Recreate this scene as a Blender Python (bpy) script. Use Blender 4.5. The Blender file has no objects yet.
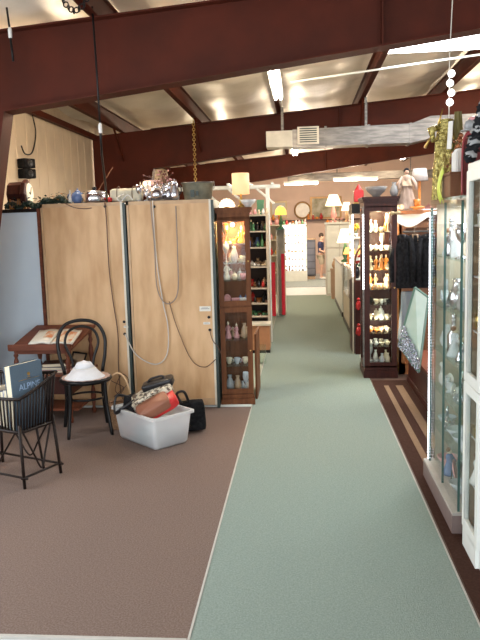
import bpy, bmesh, math, random
from mathutils import Vector, Matrix, noise
R = math.radians
PI = math.pi
rnd = random.Random(7)
scene = bpy.context.scene
C = scene.collection
V = Vector

# ------------------------------------------------------------------ materials
MATS = {}
def mat(name, col, rough=0.5, metal=0.0, scale=0, col2=None, bump=0.0, bscale=None, stretch=(1, 1, 1),
        emit=None, estr=0.0, trans=0.0, spec=0.5, thr=(0.35, 0.65), detail=4.0, wave=None, ior=1.45):
    if name in MATS:
        return MATS[name]
    m = bpy.data.materials.new(name)
    m.use_nodes = True
    nt = m.node_tree
    b = nt.nodes['Principled BSDF']
    b.inputs['Base Color'].default_value = (*col, 1)
    b.inputs['Roughness'].default_value = rough
    b.inputs['Metallic'].default_value = metal
    b.inputs['Specular IOR Level'].default_value = spec
    b.inputs['IOR'].default_value = ior
    if trans:
        b.inputs['Transmission Weight'].default_value = trans
    if emit:
        b.inputs['Emission Color'].default_value = (*emit, 1)
        b.inputs['Emission Strength'].default_value = estr
    tc = nt.nodes.new('ShaderNodeTexCoord')
    mp = nt.nodes.new('ShaderNodeMapping')
    mp.inputs['Scale'].default_value = stretch
    nt.links.new(tc.outputs['Object'], mp.inputs['Vector'])
    if col2 is None:
        col2 = tuple(min(1, c * 0.86) for c in col)
        scale = scale or 9
    if scale:
        if wave:
            n = nt.nodes.new('ShaderNodeTexWave')
            n.bands_direction = wave
            n.inputs['Distortion'].default_value = 6
            n.inputs['Detail'].default_value = detail
            n.inputs['Detail Scale'].default_value = 1.2
        else:
            n = nt.nodes.new('ShaderNodeTexNoise')
            n.inputs['Detail'].default_value = detail
        n.inputs['Scale'].default_value = scale
        nt.links.new(mp.outputs['Vector'], n.inputs['Vector'])
        rp = nt.nodes.new('ShaderNodeValToRGB')
        rp.color_ramp.elements[0].position = thr[0]
        rp.color_ramp.elements[1].position = thr[1]
        rp.color_ramp.elements[0].color = (*col, 1)
        rp.color_ramp.elements[1].color = (*col2, 1)
        nt.links.new(n.outputs['Fac'] if 'Fac' in n.outputs else n.outputs[0], rp.inputs['Fac'])
        nt.links.new(rp.outputs['Color'], b.inputs['Base Color'])
        if emit and estr and name.startswith('lit_'):
            pass
    if bump:
        n2 = nt.nodes.new('ShaderNodeTexNoise')
        n2.inputs['Scale'].default_value = bscale or scale
        n2.inputs['Detail'].default_value = 5
        nt.links.new(mp.outputs['Vector'], n2.inputs['Vector'])
        bp = nt.nodes.new('ShaderNodeBump')
        bp.inputs['Strength'].default_value = bump
        bp.inputs['Distance'].default_value = 0.01
        nt.links.new(n2.outputs['Fac'], bp.inputs['Height'])
        nt.links.new(bp.outputs['Normal'], b.inputs['Normal'])
    MATS[name] = m
    return m

def glass(name, tint=(0.97, 0.985, 0.98), rough=0.02, base=0.01):
    if name in MATS:
        return MATS[name]
    m = bpy.data.materials.new(name)
    m.use_nodes = True
    nt = m.node_tree
    nt.nodes.clear()
    out = nt.nodes.new('ShaderNodeOutputMaterial')
    tr = nt.nodes.new('ShaderNodeBsdfTransparent')
    tr.inputs['Color'].default_value = (*tint, 1)
    gl = nt.nodes.new('ShaderNodeBsdfGlossy')
    gl.inputs['Roughness'].default_value = rough
    lw0 = nt.nodes.new('ShaderNodeLayerWeight')
    lw0.inputs['Blend'].default_value = 0.5
    pw = nt.nodes.new('ShaderNodeMath'); pw.operation = 'POWER'; pw.inputs[1].default_value = 5
    lw = nt.nodes.new('ShaderNodeMath'); lw.operation = 'MULTIPLY'; lw.inputs[1].default_value = 0.4
    nt.links.new(lw0.outputs['Facing'], pw.inputs[0]); nt.links.new(pw.outputs[0], lw.inputs[0])
    mx = nt.nodes.new('ShaderNodeMixShader')
    ad = nt.nodes.new('ShaderNodeMath')
    ad.operation = 'ADD'
    ad.use_clamp = True
    ad.inputs[1].default_value = base
    nt.links.new(lw.outputs[0], ad.inputs[0])
    nt.links.new(ad.outputs[0], mx.inputs[0])
    nt.links.new(tr.outputs[0], mx.inputs[1])
    nt.links.new(gl.outputs[0], mx.inputs[2])
    nt.links.new(mx.outputs[0], out.inputs[0])
    MATS[name] = m
    return m

def plastic_clear(name):
    m = bpy.data.materials.new(name)
    m.use_nodes = True
    nt = m.node_tree
    nt.nodes.clear()
    out = nt.nodes.new('ShaderNodeOutputMaterial')
    tr = nt.nodes.new('ShaderNodeBsdfTransparent')
    tr.inputs['Color'].default_value = (0.96, 0.97, 0.98, 1)
    tl = nt.nodes.new('ShaderNodeBsdfTranslucent')
    tl.inputs['Color'].default_value = (0.9, 0.92, 0.93, 1)
    pb = nt.nodes.new('ShaderNodeBsdfPrincipled')
    pb.inputs['Base Color'].default_value = (0.84, 0.86, 0.87, 1)
    pb.inputs['Roughness'].default_value = 0.3
    m1 = nt.nodes.new('ShaderNodeMixShader'); m1.inputs[0].default_value = 0.55
    m2 = nt.nodes.new('ShaderNodeMixShader'); m2.inputs[0].default_value = 0.62
    nt.links.new(tl.outputs[0], m1.inputs[1]); nt.links.new(pb.outputs[0], m1.inputs[2])
    nt.links.new(tr.outputs[0], m2.inputs[1]); nt.links.new(m1.outputs[0], m2.inputs[2])
    nt.links.new(m2.outputs[0], out.inputs[0])
    MATS[name] = m
    return m

def stripes(name, cols, axis, period, rough=0.6):
    """hard repeated colour bands along one object axis, for fabric and print"""
    m = bpy.data.materials.new(name); m.use_nodes = True
    nt = m.node_tree; b = nt.nodes['Principled BSDF']; b.inputs['Roughness'].default_value = rough
    tc = nt.nodes.new('ShaderNodeTexCoord'); sp = nt.nodes.new('ShaderNodeSeparateXYZ')
    nt.links.new(tc.outputs['Object'], sp.inputs[0])
    mt = nt.nodes.new('ShaderNodeMath'); mt.operation = 'DIVIDE'; mt.inputs[1].default_value = period
    nt.links.new(sp.outputs[axis], mt.inputs[0])
    fr = nt.nodes.new('ShaderNodeMath'); fr.operation = 'FRACT'
    nt.links.new(mt.outputs[0], fr.inputs[0])
    rp = nt.nodes.new('ShaderNodeValToRGB'); rp.color_ramp.interpolation = 'CONSTANT'
    while len(rp.color_ramp.elements) < len(cols):
        rp.color_ramp.elements.new(0.5)
    for i, (p, c) in enumerate(cols):
        rp.color_ramp.elements[i].position = p; rp.color_ramp.elements[i].color = (*c, 1)
    nt.links.new(fr.outputs[0], rp.inputs[0]); nt.links.new(rp.outputs[0], b.inputs['Base Color'])
    MATS[name] = m
    return m

steel = mat('red_oxide_steel', (0.078, 0.014, 0.006), 0.6, spec=0.2, scale=3, col2=(0.055, 0.011, 0.005), bump=0.1, bscale=40)
brownc = mat('brown_carpet', (0.175, 0.122, 0.10), 0.95, scale=130, col2=(0.27, 0.20, 0.168), bump=1.0, bscale=260, spec=0.1, detail=8)
greenc = mat('green_carpet', (0.215, 0.272, 0.24), 0.95, scale=110, col2=(0.285, 0.345, 0.31), bump=0.7, bscale=280, spec=0.1, detail=8)
seam = mat('pale_seam', (0.46, 0.44, 0.4), 0.8)
whitefloor = mat('pale_floor', (0.62, 0.65, 0.66), 0.5)
brownfl = mat('brown_floor', (0.07, 0.036, 0.025), 0.6, scale=14, col2=(0.095, 0.05, 0.036), stretch=(6, 1, 1))
ply = mat('birch_plywood', (0.66, 0.42, 0.225), 0.55, scale=1.6, col2=(0.47, 0.265, 0.115), stretch=(5, 5, 1.3), thr=(0.38, 0.72), bump=0.05, detail=9)
ply2 = mat('plywood_trim', (0.55, 0.36, 0.2), 0.5, scale=12, col2=(0.46, 0.29, 0.16))
bluep = mat('pale_blue_board', (0.60, 0.72, 0.83), 0.5, scale=3, col2=(0.64, 0.76, 0.86))
cream = mat('cream_liner', (0.62, 0.50, 0.36), 0.55, scale=4, col2=(0.55, 0.44, 0.32))
pinkw = mat('pink_plaster', (0.60, 0.44, 0.36), 0.7, scale=3, col2=(0.56, 0.41, 0.34))
vinyl = mat('insulation_vinyl', (0.80, 0.72, 0.62), 0.4, scale=2.0, col2=(0.66, 0.58, 0.48), bump=1.0, bscale=4.5, detail=5)
walnut = mat('walnut', (0.15, 0.06, 0.028), 0.55, spec=.25, scale=5, col2=(0.115, 0.045, 0.022), stretch=(8, 8, 1), bump=0.05)
curiow = mat('chestnut', (0.185, 0.068, 0.026), 0.55, spec=.2, scale=5, col2=(0.13, 0.046, 0.018), stretch=(8, 8, 1), bump=0.05)
mahog = mat('mahogany', (0.06, 0.017, 0.012), 0.4, spec=.3, scale=5, col2=(0.035, 0.010, 0.008), stretch=(8, 8, 1))
redwood = mat('reddish_wood', (0.17, 0.05, 0.024), 0.45, spec=.3, scale=6, col2=(0.12, 0.033, 0.016), stretch=(1, 8, 8))
oak = mat('orange_oak', (0.46, 0.19, 0.07), 0.4, scale=6, col2=(0.36, 0.14, 0.05), stretch=(8, 8, 1))
blackw = mat('black_lacquer', (0.007, 0.006, 0.006), 0.35, spec=.3, scale=20, col2=(0.011, 0.010, 0.010))
whitep = mat('white_paint', (0.74, 0.76, 0.72), 0.4, scale=6, col2=(0.68, 0.70, 0.66))
creamp = mat('cream_paint', (0.68, 0.62, 0.5), 0.45)
greyp = mat('grey_laminate', (0.42, 0.40, 0.37), 0.45)
taupe = mat('taupe_laminate', (0.20, 0.145, 0.135), 0.5, scale=14, col2=(0.165, 0.12, 0.11), stretch=(1, 6, 1))
darkg = mat('dark_green_metal', (0.03, 0.045, 0.04), 0.4)
galv = mat('galvanised', (0.22, 0.20, 0.18), 0.4, 0.6, scale=8, col2=(0.12, 0.11, 0.10), stretch=(0.6, 1, 4))
tubm = mat('grey_green_tub', (0.22, 0.195, 0.13), 0.7, 0.0, scale=14, col2=(0.12, 0.115, 0.08))
chrome = mat('chrome', (0.8, 0.8, 0.82), 0.12, 1.0)
silver = mat('silver', (0.72, 0.72, 0.75), 0.2, 1.0, scale=30, col2=(0.5, 0.5, 0.55))
brass = mat('brass', (0.6, 0.4, 0.12), 0.28, 1.0)
gold = mat('gold_sequin', (0.20, 0.15, 0.03), 0.25, 0.8, scale=60, col2=(0.6, 0.52, 0.2), bump=1.0, bscale=90)
blackf = mat('black_cloth', (0.008, 0.008, 0.009), 0.95, spec=0.1, scale=30, col2=(0.02, 0.02, 0.022), bump=0.5)
blackl = mat('black_leather', (0.015, 0.014, 0.016), 0.3, bump=0.3, bscale=50)
navy = mat('navy_cloth', (0.03, 0.035, 0.09), 0.85)
khaki = mat('khaki_cloth', (0.42, 0.36, 0.27), 0.85)
skin = mat('skin', (0.62, 0.38, 0.28), 0.5)
hairm = mat('dark_hair', (0.05, 0.03, 0.02), 0.6, bump=0.5, bscale=60)
linen = mat('white_linen', (0.78, 0.76, 0.72), 0.85, bump=0.3, bscale=20)
paper = mat('paper', (0.78, 0.75, 0.66), 0.7)
pagem = stripes('page_edges', [(0, (0.66, 0.58, 0.42)), (0.5, (0.56, 0.48, 0.34))], 0, 0.004)
bookblue = mat('slate_blue_cloth', (0.075, 0.12, 0.17), 0.6, scale=120, col2=(0.09, 0.14, 0.19))
wicker = mat('wicker', (0.40, 0.23, 0.12), 0.7, scale=60, col2=(0.22, 0.12, 0.06), bump=1.0, bscale=70, stretch=(1, 1, 2))
wickerd = mat('dark_wicker', (0.010, 0.006, 0.005), 0.45, spec=.25, scale=60, col2=(0.022, 0.013, 0.010), bump=0.4, bscale=70)
snake = mat('snakeskin', (0.6, 0.54, 0.42), 0.4, scale=38, col2=(0.10, 0.07, 0.05), thr=(0.5, 0.56), bump=0.3, detail=2)
redl = mat('red_leather', (0.62, 0.03, 0.03), 0.35)
brownl = mat('brown_leather', (0.30, 0.12, 0.07), 0.45)
redc = mat('crimson_cloth', (0.62, 0.02, 0.04), 0.8)
pane = glass('window_glass')
paneg = glass('shelf_glass', (0.90, 0.96, 0.94), 0.02, 0.06)
mirror = mat('mirror', (0.8, 0.82, 0.8), 0.03, 1.0)
crystal = mat('crystal', (0.9, 0.94, 0.97), 0.05, trans=0.55)
tinsel = mat('tinsel', (0.75, 0.78, 0.85), 0.18, 0.9, scale=70, col2=(0.3, 0.33, 0.4), bump=1, bscale=90)
tote_m = plastic_clear('cloudy_plastic')
def lit(name, col, e, s):
    return mat('lit_' + name, col, 0.6, emit=e, estr=s)
tube_m = lit('fluorescent', (0.9, 0.9, 0.9), (1, 0.97, 0.9), 9)
sky_m = lit('skylight', (0.9, 0.9, 0.9), (0.95, 0.98, 1), 6)
led_m = lit('led', (0.9, 0.9, 0.95), (0.93, 0.95, 1), 5)
shade_w = lit('white_shade', (0.85, 0.78, 0.66), (1, 0.8, 0.55), 1.4)
shade_a = lit('amber_shade', (0.75, 0.52, 0.3), (1, 0.55, 0.24), 0.55)
shade_o = lit('orange_shade', (0.8, 0.5, 0.2), (1, 0.5, 0.12), 1.3)
bulb_m = lit('bulb', (1, 0.9, 0.7), (1, 0.72, 0.4), 12)
bright_m = lit('backlit_panel', (0.9, 0.9, 0.9), (1, 0.98, 0.97), 2.3)
COL = dict(white=(0.72, 0.70, 0.66), cream=(0.68, 0.58, 0.42), pink=(0.66, 0.32, 0.32), red=(0.5, 0.03, 0.03), blue=(0.11, 0.17, 0.34),
           green=(0.07, 0.2, 0.09), brown=(0.2, 0.09, 0.04), black=(0.015, 0.015, 0.018), yellow=(0.8, 0.5, 0.05), orange=(0.7, 0.24, 0.05),
           grey=(0.3, 0.3, 0.3), tan=(0.45, 0.3, 0.18), purple=(0.2, 0.07, 0.25))
def cm(c):
    if c == 'clear': return crystal
    if c == 'silver': return silver
    if c == 'gilt': return brass
    return mat('glazed_' + c, COL[c], 0.25, scale=25, col2=tuple(x * 0.8 for x in COL[c]))

# ------------------------------------------------------------------ mesh builder
class MB:
    def __init__(s): s.v = []; s.f = []
    def add(s, vs, fs):
        n = len(s.v); s.v += [tuple(v) for v in vs]; s.f += [tuple(i + n for i in f) for f in fs]; return s
    def box(s, x0, x1, y0, y1, z0, z1, M=None):
        vs = [V((x, y, z)) for z in (z0, z1) for y in (y0, y1) for x in (x0, x1)]
        if M: vs = [M @ v for v in vs]
        return s.add(vs, [(0, 2, 3, 1), (4, 5, 7, 6), (0, 1, 5, 4), (2, 6, 7, 3), (0, 4, 6, 2), (1, 3, 7, 5)])
    def prism(s, pts, h, M=None):
        """pts: outline in xy, extruded 0..h in z, then M"""
        n = len(pts)
        vs = [V((p[0], p[1], 0)) for p in pts] + [V((p[0], p[1], h)) for p in pts]
        if M: vs = [M @ v for v in vs]
        return s.add(vs, [tuple(range(n))[::-1], tuple(range(n, 2 * n))] + [(i, (i + 1) % n, n + (i + 1) % n, n + i) for i in range(n)])
    def tube(s, pts, r, n=8, closed=False, sx=1.0):
        pts = [V(p) for p in pts]; m = len(pts)
        rs = r if isinstance(r, (list, tuple)) else [r] * m
        vs = []; up = None
        for i, p in enumerate(pts):
            a = pts[(i - 1) % m] if (closed or i > 0) else p
            b = pts[(i + 1) % m] if (closed or i < m - 1) else p
            t = (b - a)
            if t.length < 1e-9: t = V((0, 0, 1))
            t.normalize()
            if up is None:
                up = t.orthogonal().normalized()
            up = (up - t * up.dot(t))
            if up.length < 1e-6: up = t.orthogonal()
            up.normalize(); w = t.cross(up)
            for k in range(n):
                an = 2 * PI * k / n
                vs.append(p + (up * math.cos(an) * sx + w * math.sin(an)) * rs[i])
        fs = []
        for i in range(m if closed else m - 1):
            j = (i + 1) % m
            for k in range(n):
                fs.append((i * n + k, i * n + (k + 1) % n, j * n + (k + 1) % n, j * n + k))
        if not closed: fs += [tuple(range(n))[::-1], tuple(range((m - 1) * n, m * n))]
        return s.add(vs, fs)
    def lathe(s, prof, n=16, c=(0, 0, 0), M=None, wob=0, k=0, sx=1, sy=1):
        vs = []; m = len(prof)
        for (r, z) in prof:
            for i in range(n):
                a = 2 * PI * i / n; rr = max(r, 1e-4) * (1 + wob * math.cos(k * a))
                v = V((c[0] + rr * math.cos(a) * sx, c[1] + rr * math.sin(a) * sy, c[2] + z))
                vs.append(M @ v if M else v)
        fs = [(j * n + i, j * n + (i + 1) % n, (j + 1) * n + (i + 1) % n, (j + 1) * n + i) for j in range(m - 1) for i in range(n)]
        fs += [tuple(range(n))[::-1], tuple(range((m - 1) * n, m * n))]
        return s.add(vs, fs)
    def ball(s, c, r, n=12, m=8, jit=0, seed=0):
        if not isinstance(r, (tuple, list)): r = (r, r, r)
        vs = []; 
        for j in range(m + 1):
            ph = PI * j / m
            for i in range(n):
                a = 2 * PI * i / n
                d = V((math.sin(ph) * math.cos(a), math.sin(ph) * math.sin(a), -math.cos(ph)))
                q = 1 + (jit * noise.noise(d * 2.3 + V((seed, seed * 1.7, 0))) if jit else 0)
                vs.append(V(c) + V((d.x * r[0], d.y * r[1], d.z * r[2])) * q)
        fs = [(j * n + i, j * n + (i + 1) % n, (j + 1) * n + (i + 1) % n, (j + 1) * n + i) for j in range(m) for i in range(n)]
        return s.add(vs, fs)
    def grid(s, nx, ny, fn, th=0.0):
        """fn(u,v)->point; optional thickness along -z"""
        vs = [V(fn(i / nx, j / ny)) for j in range(ny + 1) for i in range(nx + 1)]
        w = nx + 1
        fs = [(j * w + i, j * w + i + 1, (j + 1) * w + i + 1, (j + 1) * w + i) for j in range(ny) for i in range(nx)]
        if th:
            N = len(vs); vs += [v - V((0, 0, th)) for v in vs]
            fs += [tuple(N + k for k in f[::-1]) for f in fs]
            ring = [i for i in range(w)] + [j * w + nx for j in range(1, ny + 1)] + [ny * w + i for i in range(nx - 1, -1, -1)] + [j * w for j in range(ny - 1, 0, -1)]
            L = len(ring)
            fs += [(ring[k], N + ring[k], N + ring[(k + 1) % L], ring[(k + 1) % L]) for k in range(L)]
        return s.add(vs, fs)
    def mesh(s, name, m, smooth=False, bev=0):
        me = bpy.data.meshes.new(name)
        me.from_pydata(s.v, [], s.f)
        bm = bmesh.new(); bm.from_mesh(me)
        bmesh.ops.remove_doubles(bm, verts=bm.verts, dist=1e-6)
        bmesh.ops.recalc_face_normals(bm, faces=bm.faces)
        if bev: 
            bmesh.ops.bevel(bm, geom=[e for e in bm.edges if len(e.link_faces) == 2 and e.calc_face_angle(0) > 0.6], offset=bev, segments=2, affect='EDGES')
        bm.to_mesh(me); bm.free()
        if smooth:
            for p in me.polygons: p.use_smooth = True
        me.materials.append(m)
        return me

def link(name, me, parent=None, org=None):
    o = bpy.data.objects.new(name, me); C.objects.link(o)
    if parent: o.parent = parent
    return o
def part(name, mb, m, parent, org=None, smooth=False, label=None, bev=0):
    if org is not None: mb.v = [(a[0] - org[0], a[1] - org[1], a[2] - org[2]) for a in mb.v]
    o = link(name, mb.mesh(name, m, smooth, bev), parent)
    if label: o['label'] = label
    return o
def thing(name, label, cat, loc=(0, 0, 0), rz=0, group=None, mb=None, m=None, smooth=False, bev=0, world=False, sc=None, rot=None):
    if mb is None: o = bpy.data.objects.new(name, None); C.objects.link(o); o.empty_display_size = 0.1
    else:
        if world: mb.v = [(a[0] - loc[0], a[1] - loc[1], a[2] - loc[2]) for a in mb.v]
        o = link(name, mb.mesh(name, m, smooth, bev))
    o.location = loc; o.rotation_euler = rot if rot else (0, 0, rz)
    if sc: o.scale = (sc, sc, sc) if not isinstance(sc, tuple) else sc
    o['label'] = label; o['category'] = cat
    if group: o['group'] = group
    return o
def struct(name, mb, m, smooth=False, parent=None, bev=0):
    o = link(name, mb.mesh(name, m, smooth, bev), parent)
    if not parent: o['kind'] = 'structure'
    return o
def lamp(kind, name, loc, energy, col, size=0.1, rot=(0, 0, 0), sy=None, spread=None):
    l = bpy.data.lights.new(name, kind); l.energy = energy; l.color = col
    if kind == 'AREA':
        l.size = size
        if sy: l.shape = 'RECTANGLE'; l.size_y = sy
    elif kind == 'POINT': l.shadow_soft_size = size
    o = bpy.data.objects.new(name, l); C.objects.link(o); o.location = loc; o.rotation_euler = rot
    return o
def arc(c, r, a0, a1, n, ax='xz', ry=None):
    ry = r if ry is None else ry; out = []
    for i in range(n + 1):
        a = a0 + (a1 - a0) * i / n; u, w = r * math.cos(a), ry * math.sin(a)
        out.append(V(c) + (V((u, 0, w)) if ax == 'xz' else V((u, w, 0)) if ax == 'xy' else V((0, u, w))))
    return out
def cat_curve(ps, n=8):
    ps = [V(p) for p in ps]; q = [ps[0]] + ps + [ps[-1]]; out = []
    for i in range(1, len(q) - 2):
        for k in range(n):
            t = k / n; a, b, c, d = q[i - 1], q[i], q[i + 1], q[i + 2]
            out.append(0.5 * ((2 * b) + (c - a) * t + (2 * a - 5 * b + 4 * c - d) * t * t + (3 * b - a - 3 * c + d) * t ** 3))
    return out + [ps[-1]]

# ------------------------------------------------------------------ small wares: templates of (part, mesh, material)
TPL = {}
def tpl(kind, c):
    key = (kind, c)
    if key in TPL: return TPL[key]
    m = cm(c); L = []
    def P(n, mb, mm=None, sm=True): L.append((n, mb.mesh(n, mm or m, sm)))
    if kind == 'vase': P('body', MB().lathe([(0.02, 0), (0.035, 0.02), (0.042, 0.05), (0.03, 0.09), (0.016, 0.115), (0.024, 0.135), (0.018, 0.13), (0.01, 0.1)]))
    elif kind == 'bowl': P('body', MB().lathe([(0.02, 0), (0.022, 0.01), (0.045, 0.03), (0.06, 0.055), (0.056, 0.055), (0.03, 0.022), (0.0, 0.018)]))
    elif kind == 'cup':
        P('body', MB().lathe([(0.018, 0), (0.02, 0.005), (0.032, 0.025), (0.037, 0.06), (0.034, 0.06), (0.02, 0.015), (0, 0.01)]))
        P('handle', MB().tube(arc((0.035, 0, 0.035), 0.018, -PI / 2, PI / 2, 8, 'xz'), 0.004, 6))
    elif kind == 'goblet': P('body', MB().lathe([(0.03, 0), (0.03, 0.004), (0.006, 0.01), (0.005, 0.06), (0.022, 0.08), (0.03, 0.11), (0.027, 0.145), (0.024, 0.145), (0.02, 0.09), (0, 0.08)]))
    elif kind == 'bottle':
        P('body', MB().lathe([(0.028, 0), (0.03, 0.01), (0.03, 0.08), (0.012, 0.11), (0.011, 0.15), (0.014, 0.155)]))
        P('stopper', MB().ball((0, 0, 0.17), 0.013))
    elif kind == 'jar':
        P('body', MB().lathe([(0.025, 0), (0.036, 0.02), (0.038, 0.06), (0.028, 0.085)]))
        P('lid', MB().lathe([(0.03, 0.085), (0.03, 0.092), (0.01, 0.102), (0.008, 0.11), (0.012, 0.118), (0, 0.124)]))
    elif kind == 'teapot':
        P('body', MB().lathe([(0.028, 0), (0.048, 0.02), (0.055, 0.045), (0.04, 0.08), (0.025, 0.088)]))
        P('lid', MB().lathe([(0.026, 0.088), (0.016, 0.1), (0.005, 0.104), (0.009, 0.112), (0, 0.118)]))
        P('spout', MB().tube([(0.045, 0, 0.035), (0.07, 0, 0.05), (0.082, 0, 0.085)], [0.013, 0.009, 0.006], 8))
        P('handle', MB().tube(arc((-0.05, 0, 0.05), 0.026, PI / 2, 1.5 * PI, 8, 'xz'), 0.0045, 6))
    elif kind == 'plate':
        M = Matrix.Rotation(R(78), 4, 'X') @ Matrix.Translation((0, 0.078, 0))
        P('dish', MB().lathe([(0, 0.0), (0.04, 0.0), (0.075, 0.012), (0.077, 0.015), (0.045, 0.006), (0, 0.005)], 20, M=M))
        P('stand', MB().tube([(-0.03, -0.025, 0.004), (-0.03, 0.03, 0.004), (0, 0.025, 0.08)], 0.003, 5).tube([(0.03, -0.025, 0.004), (0.03, 0.03, 0.004), (0, 0.025, 0.08)], 0.003, 5), blackw)
    elif kind == 'figurine':
        P('body', MB().lathe([(0.034, 0), (0.036, 0.01), (0.028, 0.03), (0.015, 0.07), (0.02, 0.095), (0.016, 0.105), (0.006, 0.112)]).tube([(0.015, -0.005, 0.1), (0.03, -0.015, 0.08), (0.012, -0.026, 0.07)], 0.006, 6).tube([(-0.015, -0.005, 0.1), (-0.03, -0.01, 0.08), (-0.02, -0.02, 0.06)], 0.006, 6))
        P('head', MB().ball((0, 0, 0.125), (0.013, 0.014, 0.016)), cm('cream'))
        P('hair', MB().ball((0, 0.004, 0.13), (0.0145, 0.014, 0.014)), cm('brown'))
    elif kind == 'bird':
        P('body', MB().ball((0, 0, 0.035), (0.045, 0.026, 0.028)).tube([(0.03, 0, 0.045), (0.042, 0, 0.075)], [0.014, 0.011], 8).ball((0.046, 0, 0.082), 0.014).lathe([(0.03, 0), (0.026, 0.01)]))
        P('tail', MB().tube([(-0.035, 0, 0.04), (-0.075, 0, 0.06)], [0.014, 0.004], 6))
        P('beak', MB().tube([(0.055, 0, 0.082), (0.075, 0, 0.078)], [0.005, 0.001], 6), cm('orange'))
    elif kind == 'swan':
        P('body', MB().ball((0, 0, 0.035), (0.065, 0.035, 0.035)).tube(cat_curve([(0.045, 0, 0.04), (0.07, 0, 0.08), (0.055, 0, 0.12), (0.07, 0, 0.14), (0.09, 0, 0.125)], 4), [0.016] * 4 + [0.01] * 13, 8))
        for sgn in (-1, 1): P('wing', MB().ball((-0.02, 0.03 * sgn, 0.055), (0.06, 0.01, 0.035)))
    elif kind == 'box':
        P('body', MB().box(-0.045, 0.045, -0.03, 0.03, 0, 0.045), sm=False)
        P('lid', MB().box(-0.048, 0.048, -0.033, 0.033, 0.045, 0.06), sm=False)
    elif kind == 'book':
        P('cover', MB().box(-0.015, 0.015, -0.06, 0.06, 0, 0.004).box(-0.017, -0.013, -0.06, 0.06, 0, 0.19).box(0.013, 0.017, -0.06, 0.06, 0, 0.19).box(-0.017, 0.017, -0.063, -0.059, 0, 0.19), sm=False)
        P('pages', MB().box(-0.013, 0.013, -0.058, 0.055, 0.004, 0.185), paper, False)
    elif kind == 'toy_bear':
        P('body', MB().ball((0, 0, 0.05), (0.036, 0.03, 0.045)))
        P('head', MB().ball((0, -0.005, 0.11), 0.028).ball((0.022, 0, 0.135), 0.01).ball((-0.022, 0, 0.135), 0.01).ball((0, -0.03, 0.103), 0.012))
        for sx in (-1, 1):
            P('arm', MB().tube([(sx * 0.03, 0, 0.08), (sx * 0.055, -0.025, 0.055)], [0.012, 0.011], 8))
            P('leg', MB().tube([(sx * 0.02, 0, 0.02), (sx * 0.035, -0.055, 0.015)], [0.015, 0.013], 8))
    elif kind == 'flowers':
        P('pot', MB().lathe([(0.025, 0), (0.037, 0.05), (0.033, 0.05)]), cm('white'))
        b = MB(); r2 = random.Random(3)
        for i in range(14):
            a = r2.uniform(0, 2 * PI); q = r2.uniform(0, 0.05); b.ball((q * math.cos(a), q * math.sin(a), 0.09 + r2.uniform(0, 0.06)), 0.016, 8, 5, 0.4, i)
        P('blossom', b)
        b = MB()
        for i in range(8):
            a = i * 0.8; b.tube([(0, 0, 0.045), (0.04 * math.cos(a), 0.04 * math.sin(a), 0.1)], 0.003, 5)
        P('stem', b, cm('green'))
    elif kind == 'frame':
        M = Matrix.Rotation(R(-12), 4, 'X')
        P('border', MB().box(-0.05, 0.05, -0.006, 0.006, 0, 0.012, M).box(-0.05, 0.05, -0.006, 0.006, 0.118, 0.13, M).box(-0.05, -0.038, -0.006, 0.006, 0, 0.13, M).box(0.038, 0.05, -0.006, 0.006, 0, 0.13, M), sm=False)
        P('picture', MB().box(-0.04, 0.04, 0, 0.004, 0.01, 0.12, M), cm('tan'), False)
        P('strut', MB().box(-0.008, 0.008, 0, 0.004, 0, 0.1, Matrix.Rotation(R(20), 4, 'X') @ Matrix.Translation((0, 0.038, 0))), blackw, False)
    TPL[key] = L
    return L
SHOWN = dict(toy_bear='toy bear', flowers='potted flowers', frame='framed picture', plate='display plate', bird='bird', swan='swan', box='lidded box', figurine='figurine', goblet='stemmed goblet', bottle='stoppered bottle')
CATN = dict(toy_bear='soft toy', flowers='flowers', frame='picture frame', bird='ornament', swan='ornament', figurine='figurine', goblet='glass')
ONAME = dict(flowers='potted_flowers', frame='picture_frame', bird='bird_ornament', swan='swan_ornament', box='trinket_box', plate='display_plate')
def ware(kind, c, loc, label, group=None, rz=0, sc=1.0, parts=True, tall=1.0):
    if tall != 1.0: sc = (sc, sc, sc * tall)
    r = thing(ONAME.get(kind, kind), label, CATN.get(kind, kind), loc, rz, group, sc=sc)
    for n, me in tpl(kind, c): link(n, me, r)
    return r
WIDE = dict(bowl=.122, teapot=.14, plate=.155, swan=.15, box=.098, cup=.095, toy_bear=.112, vase=.085, jar=.078, figurine=.072, goblet=.062, bottle=.062, flowers=.13, bird=.14, frame=.1)
ORD = ['leftmost', 'second from left', 'third from left', 'fourth from left', 'fifth from left', 'sixth from left', 'seventh from left', 'eighth from left', 'ninth from left', 'tenth from left']
def fill(where, shelf, xs, y, z, kinds, cols, seed, sc=1.0, axis='x', tall=1.0):
    """one row of wares along x (or y), each its own thing"""
    r = random.Random(seed); gap = min([abs(p - q) for p, q in zip(xs, xs[1:])] or [1])
    for i, x in enumerate(xs):
        k = r.choice(kinds); c = r.choice(cols)
        s = min(sc * r.uniform(0.8, 1.1), gap / WIDE.get(k, .08))
        yy = y + r.uniform(-0.02, 0.02)
        loc = (x, yy, z) if axis == 'x' else (yy, x, z)
        ware(k, c, loc, ' '.join(('%s %s, %s on the %s %s' % (c, SHOWN.get(k, k), ORD[i], shelf, where)).split()), 'wares in the ' + where.split('of the ')[-1], r.uniform(-0.5, 0.5) + (PI / 2 if axis == 'y' else 0), s, tall=tall)

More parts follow.
